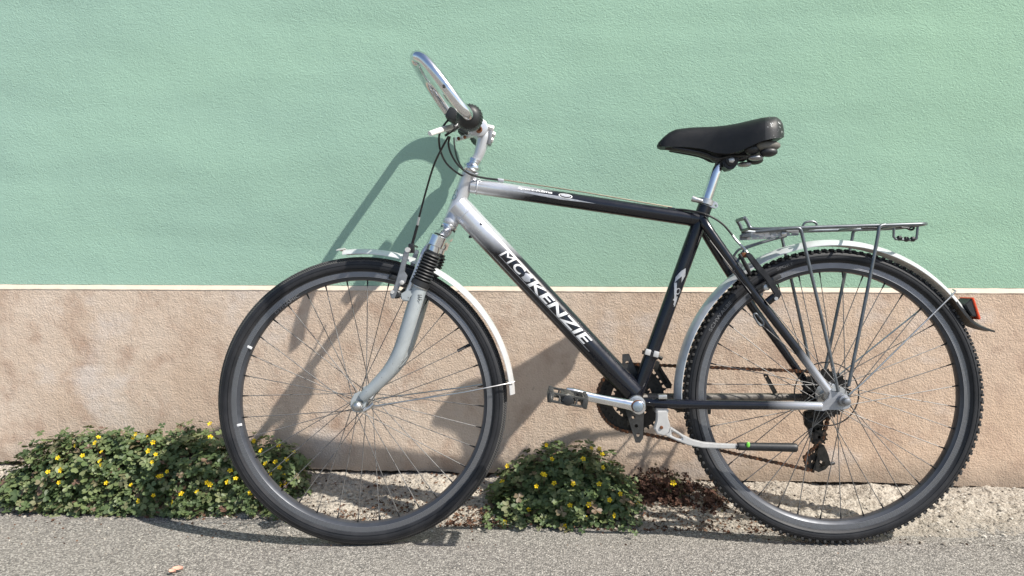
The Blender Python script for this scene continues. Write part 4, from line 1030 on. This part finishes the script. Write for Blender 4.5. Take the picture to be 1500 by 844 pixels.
def pedal(c, tilt, sgn):
    """c: axle end at the crank; the body reaches outwards"""
    rot = Matrix.Rotation(tilt, 3, 'Y')
    def q(x, y, z): return c + rot @ Vector((x, 0, z)) + Vector((0, sgn * y, 0))
    body = MB()
    body.lathe(c, Y * sgn, [(.0075, 0), (.0075, .012), (.011, .014), (.0125, .03), (.011, .09), (.0125, .097), (.011, .099)], 20)
    for sx_ in (-1, 1):
        body.box(q(sx_ * .036, .057, 0), (.010, .086, .020), rot, .002)
        for k_ in range(5): body.box(q(sx_ * .0385, .022 + k_ * .0175, .0), (.008, .006, .026), rot, .001)
    for y_ in (.018, .096):
        for zz in (-.0085, .0085): body.box(q(0, y_, zz), (.074, .007, .0048), rot, .001)
        for xx_ in (-.018, .018): body.box(q(xx_, y_, 0), (.004, .006, .018), rot, .001)
    body.box(q(0, .057, .0), (.030, .076, .016), rot, .003)
    ob = body.build('pedal', 'pedal_plastic', bike)
    MB().lathe(q(0, .1, 0), Y * sgn, [(.0105, 0), (.0105, .002), (.008, .003)], 20).build('dust_cap', 'black_plastic', ob)
    for sx_ in (-1, 1):
        MB().box(q(sx_ * .0425, .057, 0), (.003, .050, .011), rot, .001).build('pedal_reflector', 'elastomer', ob)
    return ob
pedal(Vector((0.0407,-0.0960,0.3749)) , R(11), -1)
pedal(far_tip, R(4), 1)
# chain: plates and rollers laid along the two runs and round the sprockets
CV = .050
def chain_along(pts, n0=0):
    mb = MB(); pts = [Vector(p) for p in pts]; seg = []; tot = 0
    for a, b in zip(pts, pts[1:]): seg.append((tot, a, b)); tot += (b - a).length
    cnt = int(tot / .0127)
    def at(s_):
        for t0, a, b in reversed(seg):
            if s_ >= t0: return a.lerp(b, min(1, (s_ - t0) / max(1e-6, (b - a).length)))
        return pts[0]
    for k_ in range(cnt):
        p, q = at(k_ * .0127), at((k_ + 1) * .0127); d_ = (q - p).normalized(); n_ = Vector((-d_.z, 0, d_.x)); w_ = .0035 if k_ % 2 else .0024
        prof = [p - d_ * .0042, p - d_ * .003 + n_ * .0040, p + d_ * .002 + n_ * .0042, p.lerp(q, .5) + n_ * .0026, q - d_ * .002 + n_ * .0042, q + d_ * .003 + n_ * .0040, q + d_ * .0042, q + d_ * .003 - n_ * .0040, q - d_ * .002 - n_ * .0042, p.lerp(q, .5) - n_ * .0026, p + d_ * .002 - n_ * .0042, p - d_ * .003 - n_ * .0040]
        for s_ in (-1, 1):
            o_ = len(mb.v); yy = CV + s_ * w_
            V_ = [Vector((z.x, yy - .0006, z.z)) for z in prof] + [Vector((z.x, yy + .0006, z.z)) for z in prof]; n = len(prof)
            mb.add(V_, [tuple(range(n - 1, -1, -1)), tuple(range(n, 2 * n))] + [(i, (i + 1) % n, n + (i + 1) % n, n + i) for i in range(n)])
        mb.lathe(Vector((p.x, CV, p.z)), Y, [(.0038, -.0026), (.0038, .0026)], 8)
    return mb
CAS = Vector((RA.x, CV, RA.z))
J1 = Vector((0.6385,0.0500,0.1801)); J0 = Vector((0.6541,0.0500,0.2396))
upper = [Vector((CRN.x - .02, CV, CRN.z + .084))]
arc_r = [CRN + polar(.083, a, CV) for a in range(272, 89, -12)]
up_end = CAS + polar(.050, 96)
low0 = CRN + polar(.083, 275, CV)
path_c = [J1 + Vector((0, 0, -.0225)), low0] + arc_r[1:] + [CRN + polar(.083, 84, CV), up_end] + [CAS + polar(.050, a) for a in range(84, -80, -14)] + [J0 + Vector((.012, 0, .004)), J0 + Vector((.006, 0, -.010)), J1 + Vector((-.018, 0, .010)), J1 + Vector((-.012, 0, -.018))]
chain_along(path_c).build('chain', 'chain_steel', bike, smooth=False)
# cassette, spoke guard ring, rear derailleur
for r_, v_ in ((.0600, .0285), (.0545, .0335), (.0485, .0385), (.0435, .0435), (.0380, .0485), (.0330, .0535), (.0285, .0575)):
    c_ = RA
    MB().plate(gear(r_, max(11, int(r_ * 480)), .0048, RA), v_, v_ + .002, [circ(RA, .014, 16)] + [[RA + polar(r_ * .52, a), RA + polar(r_ * .74, a - 10), RA + polar(r_ * .74, a + 10)] for a in range(0, 360, 60)] if r_ > .045 else [circ(RA, .014, 16)], 0).build('sprocket', 'cassette_steel', bike, smooth=False)
MB().lathe(RA, Y, [(.016, .024), (.016, .062)], 24).build('freewheel_body', 'cassette_steel', bike)
MB().ring([(.0745, .024), (.0770, .024), (.0770, .0262), (.0745, .0262)], RA, n=90).build('spoke_guard', 'black_plastic', bike)
rd = MB()
rd.plate([(0.6236,0.0620,0.2990), (0.6450,0.0620,0.3038), (0.6662,0.0620,0.2936), (0.6707,0.0620,0.2669), (0.6603,0.0620,0.2370), (0.6535,0.0620,0.2171), (0.6420,0.0620,0.2205), (0.6343,0.0620,0.2539), (0.6249,0.0620,0.2774)], .056, .072, (), .003)
rd.tube([(0.7059,0.0660,0.3191), (0.6825,0.0660,0.2927), (0.6560,0.0660,0.2796)], [.010, .012, .011], 14)
rd.blob((0.6411,0.0660,0.2731), (.016, .014, .018), 3)
der = rd.build('rear_derailleur', 'drivetrain_dark', bike)
for v_ in (.041, .058):
    MB().plate([(0.6523,0.0500,0.2264), (0.6636,0.0500,0.2213), (0.6730,0.0500,0.1997), (0.6783,0.0500,0.1765), (0.6659,0.0500,0.1625), (0.6495,0.0500,0.1560), (0.6365,0.0500,0.1619), (0.6451,0.0500,0.1867)], v_, v_ + .0018, [[Vector(p) for p in ((0.6516,0.0500,0.1850), (0.6662,0.0500,0.1799), (0.6644,0.0500,0.1716), (0.6513,0.0500,0.1651))]], 0).build('derailleur_cage', 'drivetrain_dark', der)
for j_ in (J0, J1): MB().plate(gear(.0215, 11, .005, Vector((j_.x, 0, j_.z))), .046, .054, [circ(Vector((j_.x, 0, j_.z)), .004, 12)], 0).build('jockey_wheel', 'cassette_steel', der, smooth=False)
MB().lathe((0.6848,0.0520,0.1743), (1, 0, .1), [(.004, -.014), (.004, .006), (.0025, .008)], 10).build('cage_bolt', 'dark_metal', der)
MB().plate([(0.5248,0.0520,0.3916), (0.5347,0.0520,0.3931), (0.5585,0.0520,0.3480), (0.5486,0.0520,0.3432)], .052, .054, [(Vector((0.5313,0.0520,0.3865)), .0018)]).build('chain_hook', 'drivetrain_dark', bike)
# front derailleur
fd = MB().tube([(0.2297,0.0240,0.4532), (0.2574,0.0240,0.4479), (0.2767,0.0240,0.4361)], .005, 10)
fd.plate([(0.2554,0.0450,0.4276), (0.2671,0.0450,0.4308), (0.3024,0.0450,0.3721), (0.3006,0.0450,0.3622), (0.2890,0.0450,0.3623), (0.2600,0.0450,0.4059)], .0425, .0440, [[Vector(p) for p in ((0.2667,0.0450,0.4092), (0.2733,0.0450,0.4108), (0.2925,0.0450,0.3756), (0.2859,0.0450,0.3724))]], 0)
fd.plate([(0.2575,0.0580,0.4262), (0.2692,0.0580,0.4294), (0.3048,0.0580,0.3703), (0.3029,0.0580,0.3603), (0.2913,0.0580,0.3605), (0.2621,0.0580,0.4044)], .0570, .0585, (), 0)
fd.box(Vector((0.2536,0.0340,0.4239)), (.030, .026, .022), Matrix.Rotation(R(20), 3, 'Y'), .003)
fder = fd.build('front_derailleur', 'drivetrain_dark', bike)
sdir = (ST1 - ST0).normalized(); cc_ = ST0 + sdir * ((Vector((0.2471,0.0000,0.4503)) - ST0).dot(sdir))
MB().lathe(cc_, sdir, [(.0175, -.007), (.0185, -.006), (.0185, .006), (.0175, .007)], 26).build('band_clamp', 'dark_metal', fder)
for p in ((0.2366,-0.0170,0.4569), (0.2556,-0.0170,0.4519)):
    MB().box(Vector(p), (.013, .008, .014), Matrix.Rotation(R(16), 3, 'Y'), .002).build('band_bolt', 'white_alloy', fder)

# ---- kickstand
ks = MB().plate([(0.2475,-0.0580,0.3275), (0.2724,-0.0580,0.3273), (0.2729,-0.0580,0.3100), (0.2773,-0.0580,0.2943), (0.2739,-0.0580,0.2787), (0.2621,-0.0580,0.2695), (0.2474,-0.0580,0.2743), (0.2406,-0.0580,0.2869), (0.2464,-0.0580,0.3056)], -.066, -.048, (), .0025)
kst = ks.build('kickstand', 'white_alloy', bike)
MB().plate([(0.2453,-0.0580,0.3307), (0.2748,-0.0580,0.3304), (0.2746,-0.0580,0.3194), (0.2451,-0.0580,0.3197)], -.063, -.020, (), .002).build('kickstand_bracket', 'grey_aluminium', kst)
MB().box(Vector((0.2637,-0.0440,0.3565)), (.020, .018, .010), None, .002).build('kickstand_nut', 'aluminium', kst)
MB().lathe((0.2570,-0.0670,0.2893), Y, [(.0030, -.002), (.0040, .0), (.0040, .002)], 14).build('kickstand_pivot', 'rusty', kst)
MB().plate([(0.2769,-0.0600,0.2916), (0.2907,-0.0600,0.2821), (0.3075,-0.0600,0.2710), (0.3275,-0.0600,0.2606), (0.3521,-0.0600,0.2541), (0.3907,-0.0600,0.2506), (0.4384,-0.0600,0.2486), (0.4382,-0.0600,0.2377), (0.3905,-0.0600,0.2389), (0.3488,-0.0600,0.2409), (0.3180,-0.0600,0.2474), (0.2903,-0.0600,0.2587), (0.2641,-0.0600,0.2706), (0.2736,-0.0600,0.2791)], -.064, -.055, [[Vector(p) for p in ((0.2813,-0.0600,0.2806), (0.2936,-0.0600,0.2735), (0.3043,-0.0600,0.2648), (0.3043,-0.0600,0.2616), (0.2919,-0.0600,0.2641), (0.2796,-0.0600,0.2705))]], .0022).build('kickstand_leg', 'white_alloy', kst)
MB().tube([(0.4306,-0.0600,0.2432), (0.4353,-0.0600,0.2432), (0.4752,-0.0600,0.2420), (0.5443,-0.0600,0.2398), (0.5596,-0.0600,0.2389), (0.5642,-0.0600,0.2385)], [.0082, .0092, .0092, .0098, .0104, .0100, .0060], 16, sub=4).build('rubber_foot', 'black_plastic', kst)
MB().blob((0.4512,-0.0690,0.2489), (.0042, .0022, .0066), 3).build('release_button', 'green_plastic', kst)

# ------------------------------------------------------------------ plants at the foot of the wall
def frame_from(n, spin):
    n = n.normalized(); e = n.orthogonal().normalized(); g = n.cross(e)
    return Matrix((e * math.cos(spin) + g * math.sin(spin), g * math.cos(spin) - e * math.sin(spin), n)).transposed()

class Leaves:
    def __init__(s): s.v = []; s.f = []
    def clover(s, p, n, size, rng):
        """three notched leaflets, each folded along its midrib; every leaf one connected piece"""
        fr = frame_from(n, rng.uniform(0, 6.28)); o = len(s.v); s.v.append(p.copy()); fold = rng.uniform(.10, .45); droop = rng.uniform(-.10, .30)
        for k_ in range(3):
            a = R(120 * k_) + rng.uniform(-.15, .15); ca, sa = math.cos(a), math.sin(a); sz = size * rng.uniform(.88, 1.1)
            base = len(s.v)
            for x, y in ((.42, -.44), (.80, -.50), (1.02, -.28), (.84, 0), (1.02, .28), (.80, .50), (.42, .44)):
                z = abs(y) * fold - droop * x * x * .5
                x_, y_, z_ = x * sz, y * sz, z * sz
                s.v.append(p + fr @ Vector((x_ * ca - y_ * sa, x_ * sa + y_ * ca, z_)))
            b = base
            s.f += [(o, b, b + 1, b + 2), (o, b + 2, b + 3), (o, b + 3, b + 4), (o, b + 4, b + 5, b + 6)]
    def blade(s, p, q, w, rng, curl=.3):
        d = q - p; side = d.cross(Vector((rng.uniform(-1, 1), rng.uniform(-1, 1), rng.uniform(-.3, .3)))).normalized() * w
        mid = p.lerp(q, .55) + Vector((0, 0, d.length * curl * .3)); o = len(s.v)
        s.v += [p, mid - side, q, mid + side]; s.f.append((o, o + 1, o + 2, o + 3))
    def stalk(s, p, q, r, rng):
        mid = p.lerp(q, .5) + Vector((rng.uniform(-.006, .006), rng.uniform(-.006, .006), .004)); o = len(s.v); pts = (p, mid, q)
        for c in pts:
            for k_ in range(3): s.v.append(c + Vector((r * math.cos(k_ * 2.094), r * math.sin(k_ * 2.094), 0)))
        for i in range(2):
            for k_ in range(3): s.f.append((o + i * 3 + k_, o + i * 3 + (k_ + 1) % 3, o + i * 3 + 3 + (k_ + 1) % 3, o + i * 3 + 3 + k_))

# a yellow five-petalled flower, shared by all
fv = []; ff = []; fm = []
for k_ in range(5):
    a = R(72 * k_); ca, sa = math.cos(a), math.sin(a); o = len(fv)
    for x, y, z in ((.0010, 0, 0), (.0050, -.0030, .0022), (.0082, -.0026, .0026), (.0088, 0, .0020), (.0082, .0026, .0026), (.0050, .0030, .0022)):
        fv.append(Vector((x * ca - y * sa, x * sa + y * ca, z)))
    ff += [(o, o + 1, o + 2, o + 3), (o, o + 3, o + 4, o + 5)]; fm += [0, 0]
o = len(fv); fv += [Vector((.0016 * math.cos(R(60 * q)), .0016 * math.sin(R(60 * q)), .0022)) for q in range(6)]; ff.append(tuple(range(o, o + 6))); fm.append(1)
fmesh = bpy.data.meshes.new('flower'); fmesh.from_pydata([tuple(p) for p in fv], [], ff)
fmesh.materials.append(M['petal_yellow']); fmesh.materials.append(M['petal_centre']); fmesh.polygons.foreach_set('material_index', fm)

def ground_at(x, y): return verge_h(x, y) if y > edge_y(x) else road_z(x)
def surf(h, th, ph, s_):
    cx, cy, rx, ry, hh = h
    n = Vector((math.cos(th) * math.cos(ph), math.sin(th) * math.cos(ph), math.sin(ph)))
    lump = 1 + .16 * noise.noise(Vector((n.x * 2.6 + cx * 9, n.y * 2.6, n.z * 2.6))) + .08 * noise.noise(Vector((n.x * 7 + cx * 5, n.y * 7, n.z * 7)))
    p = Vector((cx + rx * n.x * s_ * lump, min(-.006, cy + ry * n.y * s_ * lump), 0))
    p.z = ground_at(p.x, p.y) * (1 - n.z * .6) + hh * n.z * s_ * lump
    nn = Vector((n.x / rx, n.y / ry, n.z / hh)).normalized()
    return p, nn

def clump(label, humps, counts, flowers, rng, leaf_size=(.0070, .0185), mat='clover_leaf', core=True):
    cx = sum(h[0] for h in humps) / len(humps); cy = -.15
    root = bpy.data.objects.new('clover_plant', None); COL.objects.link(root); root.location = (0, 0, 0)
    tag(root, label, 'plant', 'flowering plants along the wall')
    lf = Leaves(); sk = Leaves()
    for h, cnt in zip(humps, counts):
        for _ in range(cnt):
            th = rng.uniform(0, 2 * math.pi)
            if math.sin(th) > .3 and rng.random() < .55: th = -th
            ph = math.asin(rng.uniform(0.0, 1.0) ** .9); s_ = rng.uniform(.74, 1.02) if rng.random() < .82 else rng.uniform(1.0, 1.17)
            p, n = surf(h, th, ph, s_)
            d = n * .55 + Vector((0, -.12, .60)) + Vector((rng.uniform(-1, 1), rng.uniform(-1, 1), rng.uniform(-.6, .6))) * .55
            sz = rng.uniform(*leaf_size) * (.8 if ph < .25 else 1)
            lf.clover(p, d, sz, rng)
            if rng.random() < .30:
                q = p - n * .05 - Vector((0, 0, .02)); sk.stalk(q, p, .0006, rng)
    x0 = min(h[0] - h[2] for h in humps); x1 = max(h[0] + h[2] for h in humps)
    for _ in range(int(260 * (x1 - x0))):                     # stragglers creeping over the edge
        x = rng.uniform(x0, x1); y = edge_y(x) + rng.gauss(.012, .018)
        lf.clover(Vector((x, y, ground_at(x, y) + rng.uniform(.004, .022))), Vector((rng.uniform(-.6, .6), rng.uniform(-.9, .2), 1)), rng.uniform(.006, .012), rng)
    fo = new_obj('foliage', lf.v, lf.f, 'clover_leaf', root, smooth=False); fo['kind'] = 'stuff'
    # flowers stand a little out of the leaves on thin stalks
    for (p, top) in flowers:
        p = Vector(p)
        best = None
        for h in humps:                                       # bring the flower to the front surface of the mound
            hx = (p.x - h[0]) / h[2]; hz = (p.z - ground_at(p.x, h[1])) / h[4]
            k_ = 1 - hx * hx - hz * hz
            y = h[1] - h[3] * math.sqrt(max(0, k_)) if k_ > 0 else None
            if y is not None and (best is None or y < best): best = y
        y = (best if best is not None else humps[0][1]) - .012
        # slide along the line from the camera side so that it keeps its place against the leaves
        t_ = (y - p.y) / (p.y + 2.024); p = p + (p - Vector((0, -2.024, .735))) * t_
        o = bpy.data.objects.new('flower', fmesh); COL.objects.link(o); o.parent = root
        o.location = p; sc = rng.uniform(.62, .88); o.scale = (sc, sc, sc * rng.uniform(.8, 2.2))
        n = Vector((rng.uniform(-.5, .5), rng.uniform(-1.0, -.3), rng.uniform(.1, 1.0)))
        o.rotation_euler = frame_from(n, rng.uniform(0, 6)).to_euler()
        sk.stalk(p + Vector((rng.uniform(-.01, .01), .03, -.05)), p, .0007, rng)
    so = new_obj('stems', sk.v, sk.f, 'stem_green', root, smooth=False); so['kind'] = 'stuff'
    if core:  # dark core added to stand in for the shade inside the mound
        V = []; F = []; n1, n2 = 26, 9
        for h in humps:
            o = len(V)
            for j in range(n2 + 1):
                for i in range(n1):
                    p, _ = surf(h, 2 * math.pi * i / n1, math.pi / 2 * j / n2, .66); p.z -= .004; V.append(p)
            for j in range(n2):
                for i in range(n1): F.append((o + j * n1 + i, o + j * n1 + (i + 1) % n1, o + (j + 1) * n1 + (i + 1) % n1, o + (j + 1) * n1 + i))
        c_ = new_obj('shade_core', V, F, 'soil', root, angle=180); c_['kind'] = 'stuff'
    return root

L = 1
left_px = [(-0.9369,-0.1300,0.2164), (-0.9381,-0.1300,0.1800), (-1.1375,-0.1500,0.1912), (-1.1467,-0.1500,0.1776), (-1.1051,-0.1500,0.1802), (-1.0891,-0.1500,0.1681), (-1.2446,-0.1500,0.1799), (-1.2540,-0.1500,0.1644), (-1.2710,-0.1800,0.1380), (-1.2234,-0.1700,0.1452), (-1.2218,-0.1800,0.1228), (-1.2070,-0.2000,0.1201), (-1.0908,-0.1700,0.1503), (-1.0721,-0.1700,0.1411), (-1.0766,-0.1800,0.1234),
           (-1.3183,-0.2000,0.1030), (-1.3559,-0.2000,0.0967), (-1.3111,-0.2200,0.0762), (-1.1809,-0.2200,0.0769), (-1.1126,-0.2200,0.0727), (-1.0245,-0.2000,0.1047), (-1.0495,-0.2000,0.0883), (-1.0419,-0.2000,0.0913), (-0.9655,-0.2400,0.0588), (-0.9847,-0.2500,0.0402), (-1.0422,-0.2400,0.0536), (-1.0746,-0.2500,0.0420), (-0.9230,-0.2400,0.0652), (-0.8975,-0.2200,0.0787), (-0.8512,-0.2200,0.0861), (-0.8522,-0.2000,0.1097), (-0.8333,-0.2100,0.0931), (-0.7806,-0.2400,0.0662),
           (-0.8151,-0.1300,0.1714), (-0.8114,-0.1300,0.1696), (-0.7906,-0.1400,0.1462), (-0.7505,-0.1200,0.1551), (-0.7131,-0.1000,0.1333), (-0.7254,-0.1300,0.1212), (-0.7473,-0.1500,0.1196), (-0.7333,-0.1600,0.1080), (-0.7667,-0.1700,0.1201), (-0.7489,-0.1900,0.0999), (-0.7148,-0.1800,0.0924), (-0.7178,-0.2000,0.0751), (-0.7029,-0.2000,0.0773), (-0.9048,-0.2200,0.0841), (-1.3480,-0.1700,0.1269), (-1.3190,-0.1400,0.1527)]
clump('long low clump of clover with yellow flowers left of and behind the front wheel',
      [(-1.265, -.098, .25, .095, .178), (-1.00, -.105, .23, .100, .172), (-.805, -.100, .132, .095, .138), (-1.45, -.10, .13, .085, .075), (-1.12, -.145, .40, .062, .065)],
      [1750, 1550, 800, 330, 480], [(p, 0) for p in left_px], random.Random(11))
right_px = [(-0.0114,-0.1200,0.1701), (-0.1129,-0.1700,0.1262), (0.0025,-0.1500,0.1403), (0.0863,-0.1400,0.1386), (0.1095,-0.1100,0.1597), (0.1316,-0.1100,0.1591), (0.1384,-0.1200,0.1463), (0.1376,-0.1600,0.1238), (0.1817,-0.1500,0.1111), (-0.0204,-0.2000,0.1159), (-0.0160,-0.2000,0.1142), (-0.0359,-0.2200,0.0910), (0.0097,-0.2200,0.0991), (0.0569,-0.2200,0.1000), (0.1249,-0.2200,0.0995), (-0.1253,-0.2000,0.0921),
            (0.1497,-0.2400,0.0664), (0.1772,-0.2200,0.0755), (0.0491,-0.2600,0.0569), (0.0970,-0.2600,0.0596), (0.1577,-0.2700,0.0385), (-0.1116,-0.2900,0.0214), (0.0347,-0.3100,0.0243), (0.2235,-0.2200,0.0523), (-0.0553,-0.2700,0.0479), (0.0877,-0.2800,0.0340)]
clump('round dark clump of clover with yellow flowers standing between the two wheels',
      [(.045, -.140, .170, .125, .148), (-.082, -.150, .085, .10, .085), (.150, -.155, .080, .10, .080)],
      [1500, 330, 330], [(p, 0) for p in right_px], random.Random(23))

# reddish withered plant beside it
rng = random.Random(31)
rp = bpy.data.objects.new('withered_plant', None); COL.objects.link(rp)
tag(rp, 'small withered reddish brown plant between the dark clump and the rear wheel', 'plant')
lf = Leaves(); sk = Leaves()
for _ in range(900):
    h = rng.choice([(.30, -.09, .095, .07, .085), (.385, -.12, .10, .085, .042), (.245, -.10, .06, .06, .06)])
    p, n = surf(h, rng.uniform(0, 6.28), math.asin(rng.random()), rng.uniform(.55, 1.05))
    lf.clover(p, n * .5 + Vector((rng.uniform(-1, 1), rng.uniform(-1, .4), rng.uniform(0, 1))), rng.uniform(.005, .0095), rng)
    if rng.random() < .35: sk.stalk(Vector((h[0] + rng.uniform(-.04, .04), h[1], .0)), p, .0007, rng)
x_ = new_obj('foliage', lf.v, lf.f, 'red_leaf', rp, smooth=False); x_['kind'] = 'stuff'
x_ = new_obj('stems', sk.v, sk.f, 'red_leaf', rp, smooth=False); x_['kind'] = 'stuff'
o = bpy.data.objects.new('flower', fmesh); COL.objects.link(o); o.parent = rp; o.location = (0.3254,-0.1400,0.0779); o.rotation_euler = (1.0, .2, 0)

# ------------------------------------------------------------------ litter, gravel, fallen leaf
lf = Leaves(); rng = random.Random(5)
def drop(x, y, size, rng):
    z = ground_at(x, y) + .003
    p = Vector((x, y, z + rng.uniform(0, .004)))
    a = rng.uniform(0, 6.28); d = Vector((math.cos(a), math.sin(a), rng.uniform(-.15, .35))) * size
    lf.blade(p - d * .5, p + d * .5, size * rng.uniform(.15, .38), rng, .4)
for _ in range(2300):
    x = rng.choice([rng.gauss(.42, .12), rng.gauss(.30, .12), rng.gauss(-.36, .15), rng.gauss(-.40, .12), rng.uniform(-1.5, -.6), rng.gauss(.05, .14), rng.gauss(-.20, .05)])
    y = edge_y(x) + abs(rng.gauss(0, .05)) - .012 if rng.random() < .6 else rng.uniform(-.27, -.02)
    drop(x, min(-.01, y), rng.uniform(.004, .013), rng)
for _ in range(160): drop(rng.uniform(-1.6, 1.2), edge_y(0) - abs(rng.gauss(0, .09)), rng.uniform(.003, .008), rng)
tag(new_obj('leaf_litter', lf.v, lf.f, 'litter', smooth=False), 'brown leaf litter scattered along the concrete edge', None, None, 'stuff')

gv = []; gf = []; rng = random.Random(9)
bm = bmesh.new(); bmesh.ops.create_icosphere(bm, subdivisions=1, radius=1); bm.verts.index_update()
iv = [v.co.copy() for v in bm.verts]; fi = [tuple(v.index for v in f.verts) for f in bm.faces]; bm.free()
def pebble(x, y, r):
    o = len(gv); rot = Matrix.Rotation(rng.uniform(0, 6.28), 3, 'Z'); sx_, sy_, sz_ = r * rng.uniform(.8, 1.4), r * rng.uniform(.7, 1.1), r * rng.uniform(.5, .8)
    z = ground_at(x, y) + sz_ * .35
    for v in iv:
        j = 1 + rng.uniform(-.22, .22); gv.append(Vector((x, y, z)) + rot @ Vector((v.x * sx_ * j, v.y * sy_ * j, v.z * sz_ * j)))
    gf.extend(tuple(i + o for i in f) for f in fi)
for _ in range(3600):
    x = rng.uniform(-1.75, 1.6); e = edge_y(x)
    y = rng.uniform(e - .01, -.012) if rng.random() < .75 else e + rng.gauss(0, .03)
    pebble(x, min(-.012, y), min(.009, .0014 + rng.expovariate(1 / .0010)))
for _ in range(420): pebble(rng.uniform(-1.6, 1.4), edge_y(0) - abs(rng.gauss(0, .10)), rng.uniform(.0012, .0028))
tag(new_obj('gravel', gv, gf, 'pebbles', smooth=False), 'loose gravel and crumbs on the concrete strip', None, None, 'stuff')

lf = Leaves(); rng = random.Random(2)
p = Vector((-0.8307,-0.5200,-0.0020)); p.z = road_z(p.x) + .005
V = []; F = []
for (dx, dy, ln, wd, an) in ((0, .004, .022, .007, .25), (-.006, -.008, .016, .005, .05)):
    o = len(V); n = 6; d = Vector((math.cos(an), math.sin(an), 0)); s_ = Vector((-d.y, d.x, 0))
    for i in range(n + 1):
        t_ = i / n; w_ = wd * math.sin(math.pi * (.08 + .88 * t_)); c = p + Vector((dx, dy, 0)) + d * ln * (t_ - .5)
        V += [c - s_ * w_ + Vector((0, 0, .005)), c + Vector((0, 0, .001)), c + s_ * w_ + Vector((0, 0, .008))]
    for i in range(n): F += [(o + i * 3, o + i * 3 + 3, o + i * 3 + 4, o + i * 3 + 1), (o + i * 3 + 1, o + i * 3 + 4, o + i * 3 + 5, o + i * 3 + 2)]
tag(new_obj('fallen_leaf', V, F, 'dry_leaf', smooth=True, angle=180), 'small dry pink leaf lying on the asphalt', 'leaf')
